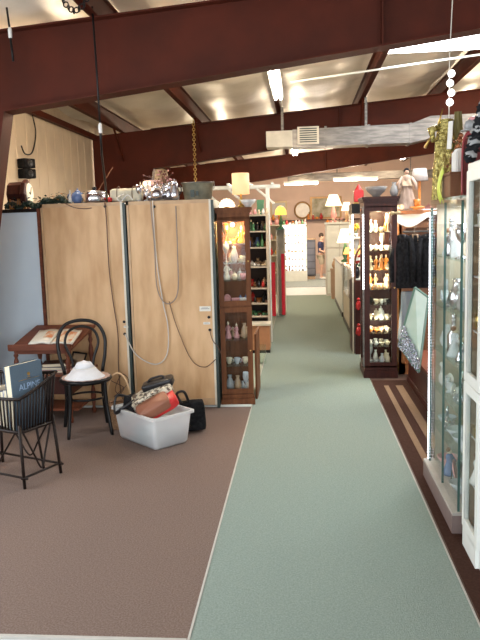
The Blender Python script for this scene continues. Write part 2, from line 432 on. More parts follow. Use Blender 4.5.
# ------------------------------------------------------------------ SETTING
XL, XR, YF, YB = -3.2, 6.5, -3.0, 23.4
def roofz(x): return 3.305 + 0.076 * x
struct('floor', MB().box(XL - .1, XR + .1, YF - .1, 24.5, -0.12, -0.01), whitefloor)
struct('trim_1', MB().box(XL, -0.467, 2.56, 6.17, -0.01, 0.0), brownc)                       # brown carpet field
struct('trim_2', MB().box(-0.467, 0.69, YF, 16.3, -0.01, 0.001), greenc)                     # green aisle carpet
struct('trim_3', MB().box(-0.476, -0.466, YF, 16.3, -0.01, 0.004).box(0.688, 0.695, YF, 6.2, -0.01, 0.004).box(XL, -0.48, 2.545, 2.562, -0.01, 0.003), seam)
struct('trim_4', MB().box(0.698, 1.6, YF, 8.2, -0.01, 0.0), brownfl)
struct('trim_5', MB().box(XL, -0.48, 6.4, 16.3, -0.01, 0.0).box(0.69, XR, 8.2, 16.3, -0.01, 0.0), mat('far_carpet', (0.29, 0.33, 0.26), 0.9, scale=90, col2=(0.35, 0.38, 0.3)))
struct('trim_6', MB().box(XL, XR, 18.5, 21.2, -0.01, 0.0), mat('grey_far_floor', (0.27, 0.31, 0.31), 0.8))
# runner with stripes beside the aisle
rg = thing('floor_runner', 'dark brown runner with two beige stripes beside the green aisle', 'rug', (0.95, 5.0, 0), 0)
part('field', MB().box(0.705, 1.07, 2.0, 7.2, 0, 0.004), mat('runner_brown', (0.042, 0.020, 0.015), 0.95, scale=80, spec=.05, col2=(0.058, 0.03, 0.023)), rg, (0.95, 5.0, 0))
for xa, xb in ((0.80, 0.845), (0.915, 0.985)):
    part('stripe', MB().box(xa, xb, 4.5, 6.95, 0.004, 0.006), mat('runner_beige', (0.23, 0.155, 0.10), 0.95, scale=80, spec=.05, col2=(0.19, 0.125, 0.08)), rg, (0.95, 5.0, 0))

# ceiling: quilted insulation sagging between purlins
PX = [-3.9 + 1.2 * i for i in range(10)]          # purlin lines
def ceil_pt(u, v):
    x = XL + (XR - XL) * u; y = YF + (YB - YF) * v
    q = (x + 3.9) / 1.2; q -= math.floor(q)
    s = math.sin(PI * q)
    yb = abs(math.sin(PI * y / 1.55))
    return (x, y, roofz(x) + 0.26 - 0.11 * s * (0.55 + 0.45 * yb) + 0.035 * noise.noise(V((x * 2.1, y * 1.3, 0))))
struct('ceiling', MB().grid(150, 190, ceil_pt), vinyl, True)
struct('trim_7', MB().box(XL - .1, XR + .1, YF - .1, 24.5, 4.4, 4.5), vinyl)
k = 8
for x in PX:
    if x < XL or x > XR: continue
    z = roofz(x)
    b = MB().box(x - 0.006, x + 0.006, YF, YB, z, z + 0.2).box(x - 0.035, x + 0.035, YF, YB, z, z + 0.01).box(x - 0.035, x + 0.035, YF, YB, z + 0.19, z + 0.2)
    struct('trim_%d' % k, b, steel); k += 1
# rigid frames: tapered rafter + tapered column
for fi, y in enumerate((0.0, 5.4, 10.85, 17.0)):
    b = MB()
    def zb(x): return 2.805 + 0.122 * (x) if x > -2.2 else 2.805 + 0.122 * -2.2
    xs = [-2.25, -1, 1, 3, 5, XR]
    pts = [(x, zb(x)) for x in xs] + [(x, roofz(x)) for x in xs[::-1]]
    M = Matrix.Translation((0, y, 0)) @ Matrix.Rotation(R(90), 4, 'X')
    b.prism(pts, 0.012, M)
    for i in range(len(xs) - 1):
        for f, t in ((zb, 0.012), (roofz, -0.012)):
            z0, z1 = f(xs[i]), f(xs[i + 1])
            vs = [(xs[i], y - 0.09, z0), (xs[i + 1], y - 0.09, z1), (xs[i + 1], y + 0.09, z1), (xs[i], y + 0.09, z0)]
            vs += [(a, bb, c + t) for a, bb, c in vs]
            b.add(vs, [(0, 1, 2, 3), (7, 6, 5, 4), (0, 4, 5, 1), (1, 5, 6, 2), (2, 6, 7, 3), (3, 7, 4, 0)])
    # column
    b.prism([(XL + .02, 0), (-2.75, 0), (-2.25, zb(-2.25)), (-2.25, roofz(-2.25)), (XL + .02, roofz(XL))], 0.012, M)
    vs = [(-2.75, y - .09, 0), (-2.75, y + .09, 0), (-2.25, y + .09, zb(-2.25)), (-2.25, y - .09, zb(-2.25))]
    vs += [(a + 0.014, bb, c) for a, bb, c in vs]
    b.add(vs, [(0, 1, 2, 3), (7, 6, 5, 4), (0, 4, 5, 1), (1, 5, 6, 2), (2, 6, 7, 3), (3, 7, 4, 0)])
    for x in (0.6, 3.2, 5.4): b.box(x, x + 0.012, y - .08, y + .08, zb(x), roofz(x))
    struct('trim_%d' % k, b, steel); k += 1
# diagonal flange braces
b = MB()
for x, y in ((-1.5, 10.85), (-2.7, 10.85), (0.9, 10.85)):
    b.tube([(x, y - 0.55, roofz(x)), (x, y - 0.02, roofz(x) - 0.42)], 0.018, 6)
struct('trim_%d' % k, b, steel); k += 1
# walls
b = MB().box(XL - .1, XL, YF, YB, 0, 0.85).box(XL - .1, XL, YF, YB, 2.35, 4.4).box(XL - .1, XL, YF, 0.6, 0.85, 2.35).box(XL - .1, XL, 4.3, YB, 0.85, 2.35)
y = YF
while y < YB:
    if not (0.5 < y < 4.3): b.box(XL, XL + 0.005, y, y + 0.025, 0, roofz(XL) + 0.25)
    y += 0.32
struct('wall_left', b, cream)
b = MB().tube([(XL + .06, 5.4, 3.04), (XL + .06, YB, 3.04)], 0.05, 4)
struct('trim_%d' % k, b, steel); k += 1
struct('wall_right', MB().box(XR, XR + .1, YF, YB, 0, 4.4), pinkw)
struct('wall_back', MB().box(XL, XR, YB, YB + .1, 0, 4.4), pinkw)
b = MB().box(XL, XR, YF - .1, YF, 0, 0.45).box(XL, XR, YF - .1, YF, 2.7, 4.4)
for x in (XL, -0.9, 1.4, 3.8, XR - .12): b.box(x, x + .12, YF - .1, YF, 0.45, 2.7)
struct('wall_front', b, creamp)
for i, (xa, xb) in enumerate(((XL + .12, -0.9), (-0.78, 1.4), (1.52, 3.8), (3.92, XR - .12))):
    struct('window_%d' % (i + 1), MB().box(xa, xb, YF - .06, YF - .05, 0.45, 2.7), pane)
w = struct('window_5', MB().box(XL - .06, XL - .05, 0.6, 4.3, 0.85, 2.35), pane)
part('window_frame', MB().box(XL - .08, XL + .01, 0.56, 0.62, 0.83, 2.37).box(XL - .08, XL + .01, 2.42, 2.48, 0.83, 2.37).box(XL - .08, XL + .01, 4.28, 4.34, 0.83, 2.37).box(XL - .08, XL + .01, 0.56, 4.34, 2.33, 2.39).box(XL - .08, XL + .03, 0.56, 4.34, 0.81, 0.87), whitep, w)
# translucent roof lights between purlins
struct('window_6', MB().box(0.95, 3.25, 6.3, 8.3, roofz(2) + 0.04, roofz(2) + 0.06, Matrix.Translation((0, 0, 0))), sky_m)
# threshold strip at the end of the brown carpet
struct('trim_%d' % k, MB().box(-2.4, -0.475, 6.17, 6.215, -0.005, 0.012), whitep); k += 1

# electrical conduit
b = MB().tube([(-0.1, 8.4, roofz(-0.1) - 0.04), (6.0, 8.4, roofz(6.0) - 0.04 + 0.12)], 0.012, 6)
thing('conduit', 'thin white conduit running under the purlins between the first two beams', 'pipe', (0, 0, 0), mb=b, m=whitep)

# duct
dk = thing('air_duct', 'galvanised rectangular air duct hanging before the second beam', 'duct', (0.6, 10.3, 2.7))
o = (0.6, 10.3, 2.7)
b = MB().prism([(-0.1, 2.71), (1.55, 2.71), (1.8, 2.76), (4.6, 2.80), (4.6, 3.1), (1.8, 3.06), (1.55, 2.97), (-0.1, 2.95)], 0.36, Matrix.Translation((0, 10.48, 0)) @ Matrix.Rotation(R(90), 4, 'X'))
for x in (0.35, 0.95, 1.52): b.box(x, x + .03, 10.11, 10.49, 2.70, 2.98)
part('duct', b, galv, dk, o)
part('bright_panel', MB().box(-0.47, -0.1, 10.12, 10.46, 2.72, 2.94), creamp, dk, o, label='cream painted box at the duct end')
g = part('register', MB().box(-0.03, 0.27, 10.09, 10.12, 2.74, 2.98), creamp, dk, o)
b = MB()
for i in range(7): b.box(0, 0.24, 10.085, 10.092, 2.765 + i * .03, 2.78 + i * .03)
part('louvre', b, darkg, g, o)
for x in (-0.26, 0.92): part('strap', MB().box(x, x + .035, 10.28, 10.3, 2.95, roofz(x)), galv, dk, o)

# fluorescent fixtures
def fluoro(x, y, z, L, rz, label, w=0.12):
    t = thing('fluorescent_light', label, 'light', (x, y, z), rz, 'fluorescent ceiling lights')
    part('housing', MB().box(-w / 2, w / 2, -L / 2, L / 2, 0.03, 0.09), whitep, t)
    for s in (-1, 1): part('tube', MB().tube([(s * w * .25, -L / 2 + .02, 0.015), (s * w * .25, L / 2 - .02, 0.015)], 0.016, 8), tube_m, t, smooth=True)
    for yy in (-L * .35, L * .35): part('hanger', MB().tube([(0, yy, 0.09), (0, yy, 0.34)], 0.004, 5), galv, t)
    return t
fluoro(-0.245, 7.85, 3.10, 1.6, 0, 'fluorescent tube light lengthwise beside a purlin, nearest the camera')
fluoro(-0.1, 14.3, 3.05, 1.3, 0, 'small fluorescent light beyond the second beam, over the aisle')
fluoro(0.02, 19.6, 2.72, 0.95, R(90), 'fluorescent light crosswise before the far pink wall, left of its pair')
fluoro(1.5, 19.6, 2.78, 1.2, R(90), 'fluorescent light crosswise before the far pink wall, right of its pair')
fluoro(3.2, 14.0, 3.25, 1.3, 0, 'fluorescent light beyond the second beam over the right side')
b = MB().box(-0.35, 5.5, 19.75, 20.1, 2.82, 3.02)
thing('far_duct', 'pale air duct hanging before the far pink wall', 'duct', (0, 0, 0), mb=b, m=galv)
for x in (0.3, 1.0, 3.0): part('strap', MB().box(x, x + .03, 19.9, 19.92, 3.02, roofz(x) + .2), galv, bpy.data.objects['far_duct'])

# ------------------------------------------------------------------ LEFT: plywood backed cabinets and blue board
def ply_cab(name, x0, x1, label):
    cx = (x0 + x1) / 2; o = (cx, 6.15, 0)
    t = thing(name, label, 'cabinet', o)
    part('back_panel', MB().box(x0 + .02, x1 - .03, 6.14, 6.155, 0.09, 1.835), ply, t, o)
    part('frame', MB().box(x0, x1, 6.132, 6.15, 1.835, 1.866).box(x0, x1, 6.132, 6.15, 0.03, 0.09).box(x0, x0 + .02, 6.132, 6.15, 0.03, 1.866), ply2, t, o)
    part('edge_strip', MB().box(x1 - .03, x1 - .012, 6.128, 6.15, 0.03, 1.866), creamp, t, o)
    part('side_panel', MB().box(x1 - .012, x1 + .012, 6.13, 6.58, 0.0, 1.86), darkg, t, o)
    part('case', MB().box(x0, x1 - .012, 6.155, 6.58, 0.02, 1.85), greyp, t, o)
    return t
ply_cab('display_cabinet', -2.31, -1.555, 'tall cabinet turned back to front with bare plywood back, beside the blue board')
ply_cab('display_cabinet', -1.53, -0.768, 'tall cabinet turned back to front with bare plywood back and stickers, beside the lit curio')
def stick(x, y, z, w, h, label):
    t = thing('paper_label', label, 'label', (x, y, z))
    part('paper', MB().box(-w / 2, w / 2, -0.002, 0, -h / 2, h / 2), paper, t)
    part('printing', MB().box(-w * .38, w * .38, -0.003, -0.002, -h * .06, h * .06).box(-w * .3, w * .25, -0.003, -0.002, h * .15, h * .24), mat('faded_ink', (0.3, 0.28, 0.28), 0.8), t)
stick(-0.862, 6.139, 0.905, 0.10, 0.045, 'wider white paper label on the plywood back near the curio')
stick(-0.852, 6.139, 0.775, 0.06, 0.022, 'smaller white paper label below the wider one on plywood')
stick(-1.585, 6.131, 0.755, 0.04, 0.02, 'tiny pale label near the seam between both plywood backs')
for i, (x, z, l) in enumerate(((-0.83, 0.83, 'upper cord hole by the paper labels near the curio'), (-0.825, 0.715, 'lower cord hole by the paper labels near the curio'), (-1.60, 0.80, 'upper cord hole by the seam of the plywood backs'), (-1.60, 0.69, 'lower cord hole by the seam of the plywood backs'), (-1.28, 1.815, 'cord hole high on the right plywood back'), (-1.72, 1.83, 'cord hole high on the left plywood back'))):
    thing('cord_grommet', 'small dark round ' + l, 'grommet', (x, 6.131, z), group='cord grommets in the plywood', mb=MB().lathe([(0.013, 0), (0.013, 0.004), (0.008, 0.006)], 12, M=Matrix.Rotation(R(90), 4, 'X')), m=blackw)
t = thing('partition_board', 'pale blue upright board left of the plywood backs', 'partition', (-2.8, 6.16, 0))
o = (-2.8, 6.16, 0)
part('board', MB().box(-3.15, -2.345, 6.15, 6.19, 0.02, 1.80), bluep, t, o)
part('post', MB().box(-2.345, -2.318, 6.13, 6.2, 0, 1.83), redwood, t, o)
part('top_rail', MB().box(-3.15, -2.345, 6.13, 6.2, 1.80, 1.83), blackw, t, o)
part('ledge', MB().box(-3.15, -2.32, 6.2, 6.6, 1.80, 1.83), ply2, t, o)

def cord(label, pts, r, m, name='power_cord', group='cords on the plywood backs'):
    return thing(name, label, 'cord', (0, 0, 0), group=group, mb=MB().tube(cat_curve(pts, 6), r, 6), m=m, smooth=True)
whitec = mat('white_cord', (0.66, 0.6, 0.52), 0.5); brownco = mat('brown_cord', (0.12, 0.06, 0.04), 0.5); greyco = mat('grey_cord', (0.3, 0.24, 0.2), 0.5)
yv = 6.12
cord('white cord falling down the right plywood back and looping up to the seam', [(-1.29, yv, 1.87), (-1.28, yv, 1.4), (-1.24, yv, 1.0), (-1.20, yv, 0.75), (-1.22, yv, 0.5), (-1.33, yv, 0.41), (-1.5, yv, 0.5), (-1.595, yv, 0.69)], 0.006, whitec)
cord('grey cord in a long narrow loop at the middle of the right plywood back', [(-1.31, yv - .01, 1.87), (-1.29, yv - .01, 1.5), (-1.28, yv - .01, 1.1), (-1.2, yv - .01, 0.96), (-1.10, yv - .01, 1.05), (-1.085, yv - .01, 1.4), (-1.085, yv - .01, 1.815)], 0.005, greyco)
cord('thin brown cord sweeping low to a hole near the curio', [(-1.18, yv, 0.98), (-1.12, yv, 0.75), (-1.0, yv, 0.45), (-0.88, yv, 0.38), (-0.78, yv, 0.45)], 0.0035, brownco)
cord('short brown cord hanging out of the hole beside the paper labels', [(-0.825, yv, 0.715), (-0.8, yv, 0.62), (-0.755, yv, 0.56), (-0.73, yv, 0.5)], 0.0035, brownco)
cord('dark cord hanging down the left plywood back to the wicker basket', [(-1.72, yv, 1.88), (-1.71, yv, 1.7), (-1.71, yv, 1.3), (-1.69, yv, 1.0), (-1.66, yv, 0.7), (-1.67, yv, 0.4), (-1.66, yv, 0.15), (-1.62, yv - .02, 0.05)], 0.005, brownco)
cord('brown cord draped across the top edge of the left plywood back', [(-2.08, yv - .0, 1.87), (-2.0, yv, 1.83), (-1.9, yv, 1.815), (-1.84, yv, 1.82)], 0.004, brownco)
cord('tangle of reddish brown cord low behind the chair', [(-1.66, yv - .02, 0.35), (-1.75, yv - .02, 0.28), (-1.62, yv - .03, 0.2), (-1.72, yv - .03, 0.12), (-1.58, yv - .02, 0.25), (-1.63, yv - .04, 0.33), (-1.70, yv - .04, 0.18), (-1.60, yv - .04, 0.1), (-1.66, yv - .03, 0.006)], 0.0035, brownco)
# hanging drop cords
def drop(x, y, z, ztop, label, tail=None):
    t = thing('drop_light', label, 'light', (x, y, z))
    part('cord', MB().tube([(0, 0, 0.06), (-0.004, 0, (ztop - z) / 2), (-0.012, 0, ztop - z)], 0.008, 6), blackw, t, smooth=True)
    part('socket', MB().lathe([(0.012, 0.0), (0.014, 0.01), (0.014, 0.06), (0.008, 0.075)], 10), linen, t, smooth=True, label='white socket')
    if tail: part('tail', MB().tube([V(q) for q in tail], 0.009, 6), blackw, t, smooth=True)
drop(-1.478, 5.25, 2.34, 3.24, 'long dark drop cord with white socket hanging before the first beam', [(0, 0, 0), (-0.06, 0.22, -0.13), (-0.15, 0.6, -0.34), (-0.215, 0.86, -0.47)])
drop(-2.06, 5.1, 3.01, 3.22, 'short dark drop cord with white socket at top left of the beam', [(0, 0, 0), (0.01, 0, -0.16)])
b = MB()
P1, P2, P3 = V((-1.66, 4.9, 3.35)), V((-1.52, 4.9, 3.11)), V((-1.37, 4.9, 3.3))
for a, c in ((P1, P2), (P2, P3)):
    for i in range(9):
        q = a.lerp(c, i / 8); q.z -= 0.05 * math.sin(PI * i / 8)
        b.tube(arc(q, 0.018, 0, 2 * PI, 8, 'xz' if i % 2 else 'yz')[:-1], 0.005, 5, True)
thing('hanging_chain', 'dark swag of chain hanging in front of the beam at the top', 'chain', (0, 0, 0), mb=b, m=blackw, smooth=True)
b = MB(); z = 2.02; i = 0
while z < roofz(-1.5):
    b.tube(arc((-1.56, 10.55, z), 0.02, 0, 2 * PI, 8, 'xz' if i % 2 else 'yz')[:-1], 0.006, 5, True); z += 0.036; i += 1
thing('hanging_chain', 'pale brass chain hanging straight down from the roof behind the metal tub', 'chain', (0, 0, 0), mb=b, m=brass, smooth=True)
cord('loop of cable hanging high on the cream wall', [(XL + .05, 8.3, 3.0), (XL + .06, 8.35, 2.8), (XL + .06, 8.2, 2.56), (XL + .05, 8.0, 2.52), (XL + .05, 7.9, 2.6)], 0.009, blackw, 'wall_cable', 'wall cables')

# ------------------------------------------------------------------ wares on top of the left cabinets
ZT = 1.868
t = thing('wall_clock', 'round wooden clock with cream face standing on edge by the cream wall', 'clock', (-2.52, 6.3, 1.832), R(96), sc=(1.1, 1.1, 1.0))
Mx = Matrix.Translation((0, 0, 0.135)) @ Matrix.Rotation(R(90), 4, 'X')
part('case', MB().lathe([(0.11, -0.11), (0.115, 0.0), (0.135, 0.01), (0.135, 0.04), (0.115, 0.05)], 8, M=Mx), mahog, t)
part('face', MB().lathe([(0.10, 0.05), (0.095, 0.056)], 20, M=Mx), paper, t)
part('hand', MB().tube([(0, -0.058, 0.135), (0.03, -0.058, 0.2)], 0.004, 5).tube([(0, -0.058, 0.135), (-0.035, -0.058, 0.15)], 0.004, 5), blackw, t)
for i, (z, w) in enumerate(((2.35, 'upper'), (2.235, 'lower'))):
    t = thing('loudspeaker', '%s of two small black speakers stacked on the cream wall' % w, 'speaker', (XL + .03, 7.95, z), R(62), 'pair of wall speakers')
    part('box', MB().box(-0.08, 0.08, -0.13, 0.0, 0, 0.105), blackf, t, bev=0.006)
    part('cone', MB().lathe([(0.04, 0), (0.035, 0.006), (0.01, 0.0)], 14, M=Matrix.Translation((0, -0.13, 0.052)) @ Matrix.Rotation(R(90), 4, 'X')), blackl, t)
    part('bracket', MB().tube([(0, 0, 0.05), (0, 0.05, 0.05)], 0.01, 6), blackw, t)
for x, h, l in ((-2.56, 0.13, 'taller gilt frame leaning by the clock on the blue board'), (-2.50, 0.10, 'smaller gilt frame in front of the wooden clock')):
    ware('frame', 'gilt', (x, 6.18, 1.832), l, 'gilt frames on the ledge', 0.1, h / 0.13)
# garland of dark leaves with orange bits
gl = thing('leaf_garland', 'dark green leaf garland heaped along the top edge with orange bits', 'garland', (-2.3, 6.2, 1.84))
b = MB(); b2 = MB(); b3 = MB()
for i in range(110):
    x = rnd.uniform(-0.32, 0.22); y = rnd.uniform(-0.06, 0.06); z = 0.0 + rnd.uniform(0, 0.07) + 0.05 * math.exp(-((x - 0.14) / 0.07) ** 2)
    a = rnd.uniform(0, 2 * PI); L = rnd.uniform(0.025, 0.05); d = V((math.cos(a), math.sin(a), rnd.uniform(-0.3, 0.6))).normalized() * L; s = V((-d.y, d.x, 0)).normalized() * 0.012
    p = V((x, y, z + 0.02)); (b if i % 5 else b2 if i % 2 else b3).add([p, p + d * .5 + s, p + d, p + d * .5 - s, p + d * .5 - V((0, 0, .004))], [(0, 1, 2, 3), (0, 4, 1), (1, 4, 2), (2, 4, 3), (3, 4, 0)])
b.tube(cat_curve([(-0.34, 0, 0.01), (-0.1, 0.02, 0.03), (0.1, -0.01, 0.05), (0.25, 0, 0.012)], 5), 0.01, 6)
for i in range(26): b.ball((-0.34 + i * .0225, .01 * math.sin(i), .02 + .02 * math.sin(i * .9) + 0.05 * math.exp(-((i - 20) / 4) ** 2)), (.03, .04, .028), 8, 6, .6, i)
for nn, bb, mm in (('leaf', b, mat('dark_leaf', (0.012, 0.03, 0.02), 0.5)), ('orange_leaf', b2, cm('orange')), ('pale_leaf', b3, cm('grey'))): part(nn, bb, mm, gl)['kind'] = 'stuff'
# blue and white tea things, amber light, silver pot
ware('teapot', 'blue', (-2.0, 6.25, ZT), 'blue and white teapot on the left plywood cabinet beside the garland', None, 0.3, 1.15)
ware('bottle', 'white', (-2.06, 6.22, ZT), 'small pale stoppered bottle just left of the blue teapot', None, 0, 0.65)
t = thing('salt_lamp', 'small glowing amber lamp between the teapot and the silver pot', 'lamp', (-1.935, 6.38, ZT))
part('globe', MB().lathe([(0.03, 0.015), (0.05, 0.04), (0.045, 0.085), (0.02, 0.11)], 12), shade_o, t, smooth=True)
part('foot', MB().lathe([(0.035, 0), (0.03, 0.015)], 12), walnut, t)
t = thing('lidded_pot', 'wide silver pot with domed lid and dark knob on the plywood cabinet', 'pot', (-1.84, 6.24, ZT), sc=1.12)
part('body', MB().lathe([(0.10, 0), (0.11, 0.01), (0.112, 0.065), (0.105, 0.07)], 24), silver, t, smooth=True)
l = part('lid', MB().lathe([(0.107, 0.07), (0.09, 0.09), (0.02, 0.1)], 24), silver, t, smooth=True)
part('knob', MB().lathe([(0.01, 0.1), (0.02, 0.115), (0.012, 0.13)], 12), blackw, l, smooth=True)
part('handle', MB().tube(arc((0.125, 0, 0.05), 0.018, -PI / 2, PI / 2, 6, 'xz'), 0.006, 6), blackw, t); part('handle', MB().tube(arc((-0.125, 0, 0.05), 0.018, PI / 2, 1.5 * PI, 6, 'xz'), 0.006, 6), blackw, t)
thing('wooden_stick', 'thin stick slanting up from behind the silver pot', 'stick', (0, 0, 0), mb=MB().tube([(-1.93, 6.4, 1.875), (-1.73, 6.5, 2.2)], 0.005, 6), m=walnut)
t = thing('apple', 'small red apple between the silver pot and the white bundle', 'fruit', (-1.693, 6.2, ZT), mb=MB().ball((0, 0, 0.022), (0.024, 0.024, 0.022)), m=cm('red'), smooth=True)
t = thing('wrapped_bundle', 'long cream paper bundle tied with string on the plywood cabinet', 'bundle', (-1.555, 6.27, ZT), R(-4), sc=1.18)
b = MB()
def bun(u, v):
    a = 2 * PI * u; q = 2 * v - 1; pr = (1 - abs(q) ** 5) ** .2
    cy = math.copysign(abs(math.cos(a)) ** .5, math.cos(a)); cz = math.copysign(abs(math.sin(a)) ** .5, math.sin(a))
    k_ = 1 + .10 * noise.noise(V((q * 4, cy * 2, cz * 2)))
    return (.13 * q * (1 if abs(q) < 1 else 1), .05 * pr * cy * k_, .052 + .05 * pr * cz * k_)
part('wrapping', b.grid(28, 20, bun), mat('cream_wrap', (.60, .55, .42), .8, bump=.6, bscale=25), t, smooth=True)
for x in (-0.06, 0.06): part('string', MB().tube(arc((x, 0, 0.06), 0.058, 0, 2 * PI, 14, 'yz')[:-1], 0.003, 5, True), brownco, t)
part('bow', MB().tube(cat_curve([(0, -0.06, 0.06), (-0.05, -0.08, 0.03), (-0.02, -0.08, 0.005), (0.03, -0.075, 0.05), (0.07, -0.08, 0.01)], 5), 0.004, 5), linen, t)
# crystal candelabrum, silver coffee set, dried flowers
t = thing('candelabrum', 'sparkling crystal candelabrum with lit points on the plywood cabinet', 'candelabrum', (-1.37, 6.3, ZT), sc=.85)
part('stem', MB().lathe([(0.05, 0), (0.045, 0.01), (0.012, 0.03), (0.018, 0.07), (0.01, 0.1), (0.012, 0.2)], 12), crystal, t, smooth=True)
for i in range(6):
    a = i * PI / 3 + .3; p = V((0.075 * math.cos(a), 0.05 * math.sin(a), 0.15))
    ar = part('arm', MB().tube(cat_curve([(0, 0, 0.1), (p.x * .6, p.y * .6, 0.08), (p.x, p.y, 0.13), p], 4), 0.005, 6), chrome, t, smooth=True)
    part('cup', MB().lathe([(0.006, 0), (0.02, 0.012), (0.018, 0.015)], 10, c=p), crystal, ar, smooth=True)
    part('bulb', MB().lathe([(0.006, 0.015), (0.009, 0.035), (0.002, 0.06)], 8, c=p), bulb_m if i in (1, 4) else cm('cream'), ar, smooth=True)
    b = MB()
    for q in range(3): b.ball((p.x * (1 - .2 * q), p.y * (1 - .2 * q), 0.105 - 0.02 * q), (0.006, 0.006, 0.012), 6, 4)
    part('prism', b, crystal, ar)
for nm, x, s, lb in (('teapot', -1.27, 1.3, 'silver teapot right of the crystal candelabrum'), ('jar', -1.17, 1.35, 'silver lidded jar below the dried flowers'), ('goblet', -1.43, 1.0, 'silver goblet left of the crystal candelabrum'), ('cup', -1.33, 1.0, 'silver cup in front of the crystal candelabrum')):
    ware(nm, 'silver', (x, 6.2 + (0.08 if nm == 'jar' else 0.02), ZT), lb, None, 0.4, s)
t = thing('hurricane_lamp', 'tall pale pink glass lamp shade glowing behind the crystal candelabrum', 'lamp', (-1.35, 6.44, ZT))
part('shade', MB().lathe([(.05, .02), (.075, .06), (.078, .12), (.06, .17), (.066, .195), (.064, .195), (.057, .17), (.074, .12), (.07, .06)], 20), lit('pink_glass', (.62, .42, .38), (1, .62, .5), .22), t, smooth=True)
part('foot', MB().lathe([(.05, 0), (.045, .02), (.03, .025)], 16), brass, t, smooth=True)
t = thing('coffee_pot', 'tall silver coffee pot standing right of the dried flowers', 'pot', (-1.115, 6.24, ZT), R(160))
part('body', MB().lathe([(.03, 0), (.045, .02), (.05, .06), (.032, .12), (.034, .15)], 16), silver, t, smooth=True)
part('lid', MB().lathe([(.036, .15), (.02, .168), (.006, .173), (.01, .185), (0, .19)], 14), silver, t, smooth=True)
part('spout', MB().tube([(.045, 0, .05), (.065, 0, .09), (.08, 0, .145)], [.012, .008, .006], 8), silver, t, smooth=True)
part('handle', MB().tube(arc((-.036, 0, .09), .035, PI / 2, 1.5 * PI, 8, 'xz', .045), .005, 6), blackw, t, smooth=True)
t = thing('flower_vase', 'tall silver vase of dried pink and brown flowers on the plywood cabinet', 'vase', (-1.22, 6.33, ZT))
part('vase', MB().lathe([(0.035, 0), (0.045, 0.02), (0.05, 0.08), (0.03, 0.13), (0.04, 0.16), (0.035, 0.155)], 14), silver, t, smooth=True)
b = MB(); b2 = MB(); b3 = MB()
for i in range(46):
    a = rnd.uniform(0, 2 * PI); q = rnd.uniform(0.03, 0.2); h = rnd.uniform(0.16, 0.29) - q * 0.25
    p = V((q * math.cos(a), q * 0.5 * math.sin(a), h)); b.tube([(0, 0, 0.12), p * 0.6 + V((0, 0, 0.07)), p], 0.0018, 4)
    part('dried_flower', MB().ball(p, 0.009, 6, 4, 0.5, i), mat('dried_brown', (0.14, 0.05, 0.04), 0.8) if i % 3 else cm('pink'), t)
part('stem', b, cm('brown'), t)
t = thing('metal_tub', 'oval grey green metal tub with dark print on the right plywood cabinet', 'tub', (-0.925, 6.38, ZT), sc=1.03)
part('body', MB().lathe([(0.118, 0), (0.12, 0.01), (0.14, 0.145), (0.146, 0.15), (0.136, 0.15), (0.11, 0.012)], 28, sy=0.75), tubm, t, smooth=True)
part('rim', MB().tube([(0.143 * math.cos(a * PI / 14), 0.107 * math.sin(a * PI / 14), 0.15) for a in range(28)], 0.006, 6, True), galv, t, smooth=True)
part('print', MB().box(-0.05, -0.015, -0.1005, -0.094, 0.04, 0.1, Matrix.Rotation(R(8), 4, 'X')).box(-0.005, 0.02, -0.1005, -0.094, 0.05, 0.09, Matrix.Rotation(R(8), 4, 'X')), darkg, t)
part('handle', MB().tube(arc((0.142, 0, 0.13), 0.03, -PI / 2, PI / 2, 8, 'yz'), 0.005, 6), galv, t)

# ------------------------------------------------------------------ CURIO CABINET (lit, beside the aisle)
def curio(name, label, loc, rz, w, d, h, wood, panes, shelves, crown=0.05, base=0.1, st=0.045, side_glass=True):
    t = thing(name, label, 'cabinet', loc, rz)
    part('base', MB().box(-w / 2 - .01, w / 2 + .01, 0 - .012, d, 0, base * .6).box(-w / 2, w / 2, 0, d, base * .6, base), wood, t, bev=0.003)
    part('crown', MB().box(-w / 2, w / 2, 0, d, h - crown * 2.2, h - crown).box(-w / 2 - .012, w / 2 + .012, -.012, d + .01, h - crown, h - crown * .5).box(-w / 2 - .022, w / 2 + .022, -.022, d + .01, h - crown * .5, h), wood, t, bev=0.003)
    part('back_panel', MB().box(-w / 2 + .02, w / 2 - .02, d - .012, d, base, h - crown * 2), wood, t)
    for sx in (-1, 1):
        x = sx * (w / 2 - .0125)
        part('post', MB().box(x - .0125, x + .0125, 0.02, .045, base, h - crown * 2), wood, t)
        part('post', MB().box(x - .0125, x + .0125, d - .03, d, base, h - crown * 2), wood, t)
        part('side_glass', MB().box(x - .002, x + .002, .045, d - .03, base, h - crown * 2), pane, t)
    for (z0, z1) in panes:
        dr = part('door', MB().box(-w / 2, -w / 2 + st, 0, 0.02, z0, z1).box(w / 2 - st, w / 2, 0, 0.02, z0, z1).box(-w / 2 + st, w / 2 - st, 0, 0.02, z0, z0 + st).box(-w / 2 + st, w / 2 - st, 0, 0.02, z1 - st, z1), wood, t, bev=0.002)
        part('door_glass', MB().box(-w / 2 + st, w / 2 - st, 0.008, 0.012, z0 + st, z1 - st), pane, dr)
        part('knob', MB().ball((w / 2 - st / 2, -.01, (z0 + z1) / 2), 0.008, 8, 6), brass, dr, smooth=True)
    for z in shelves: part('shelf', MB().box(-w / 2 + .025, w / 2 - .025, 0.025, d - .015, z - .006, z), paneg, t)
    return t
cu = curio('curio_cabinet', 'narrow chestnut curio cabinet with warm light inside, beside the aisle', (-0.598, 6.235, 0), R(8), 0.29, 0.28, 1.79, curiow,
           [(0.105, 0.90), (0.915, 1.71)], [0.36, 0.60, 1.14, 1.30, 1.47])
part('divider', MB().box(-.12, .12, .02, .26, 0.895, 0.915), curiow, cu)
part('bulb', MB().ball((0, 0.15, 1.64), 0.018, 10, 8), bulb_m, cu, smooth=True, label='lit bulb')
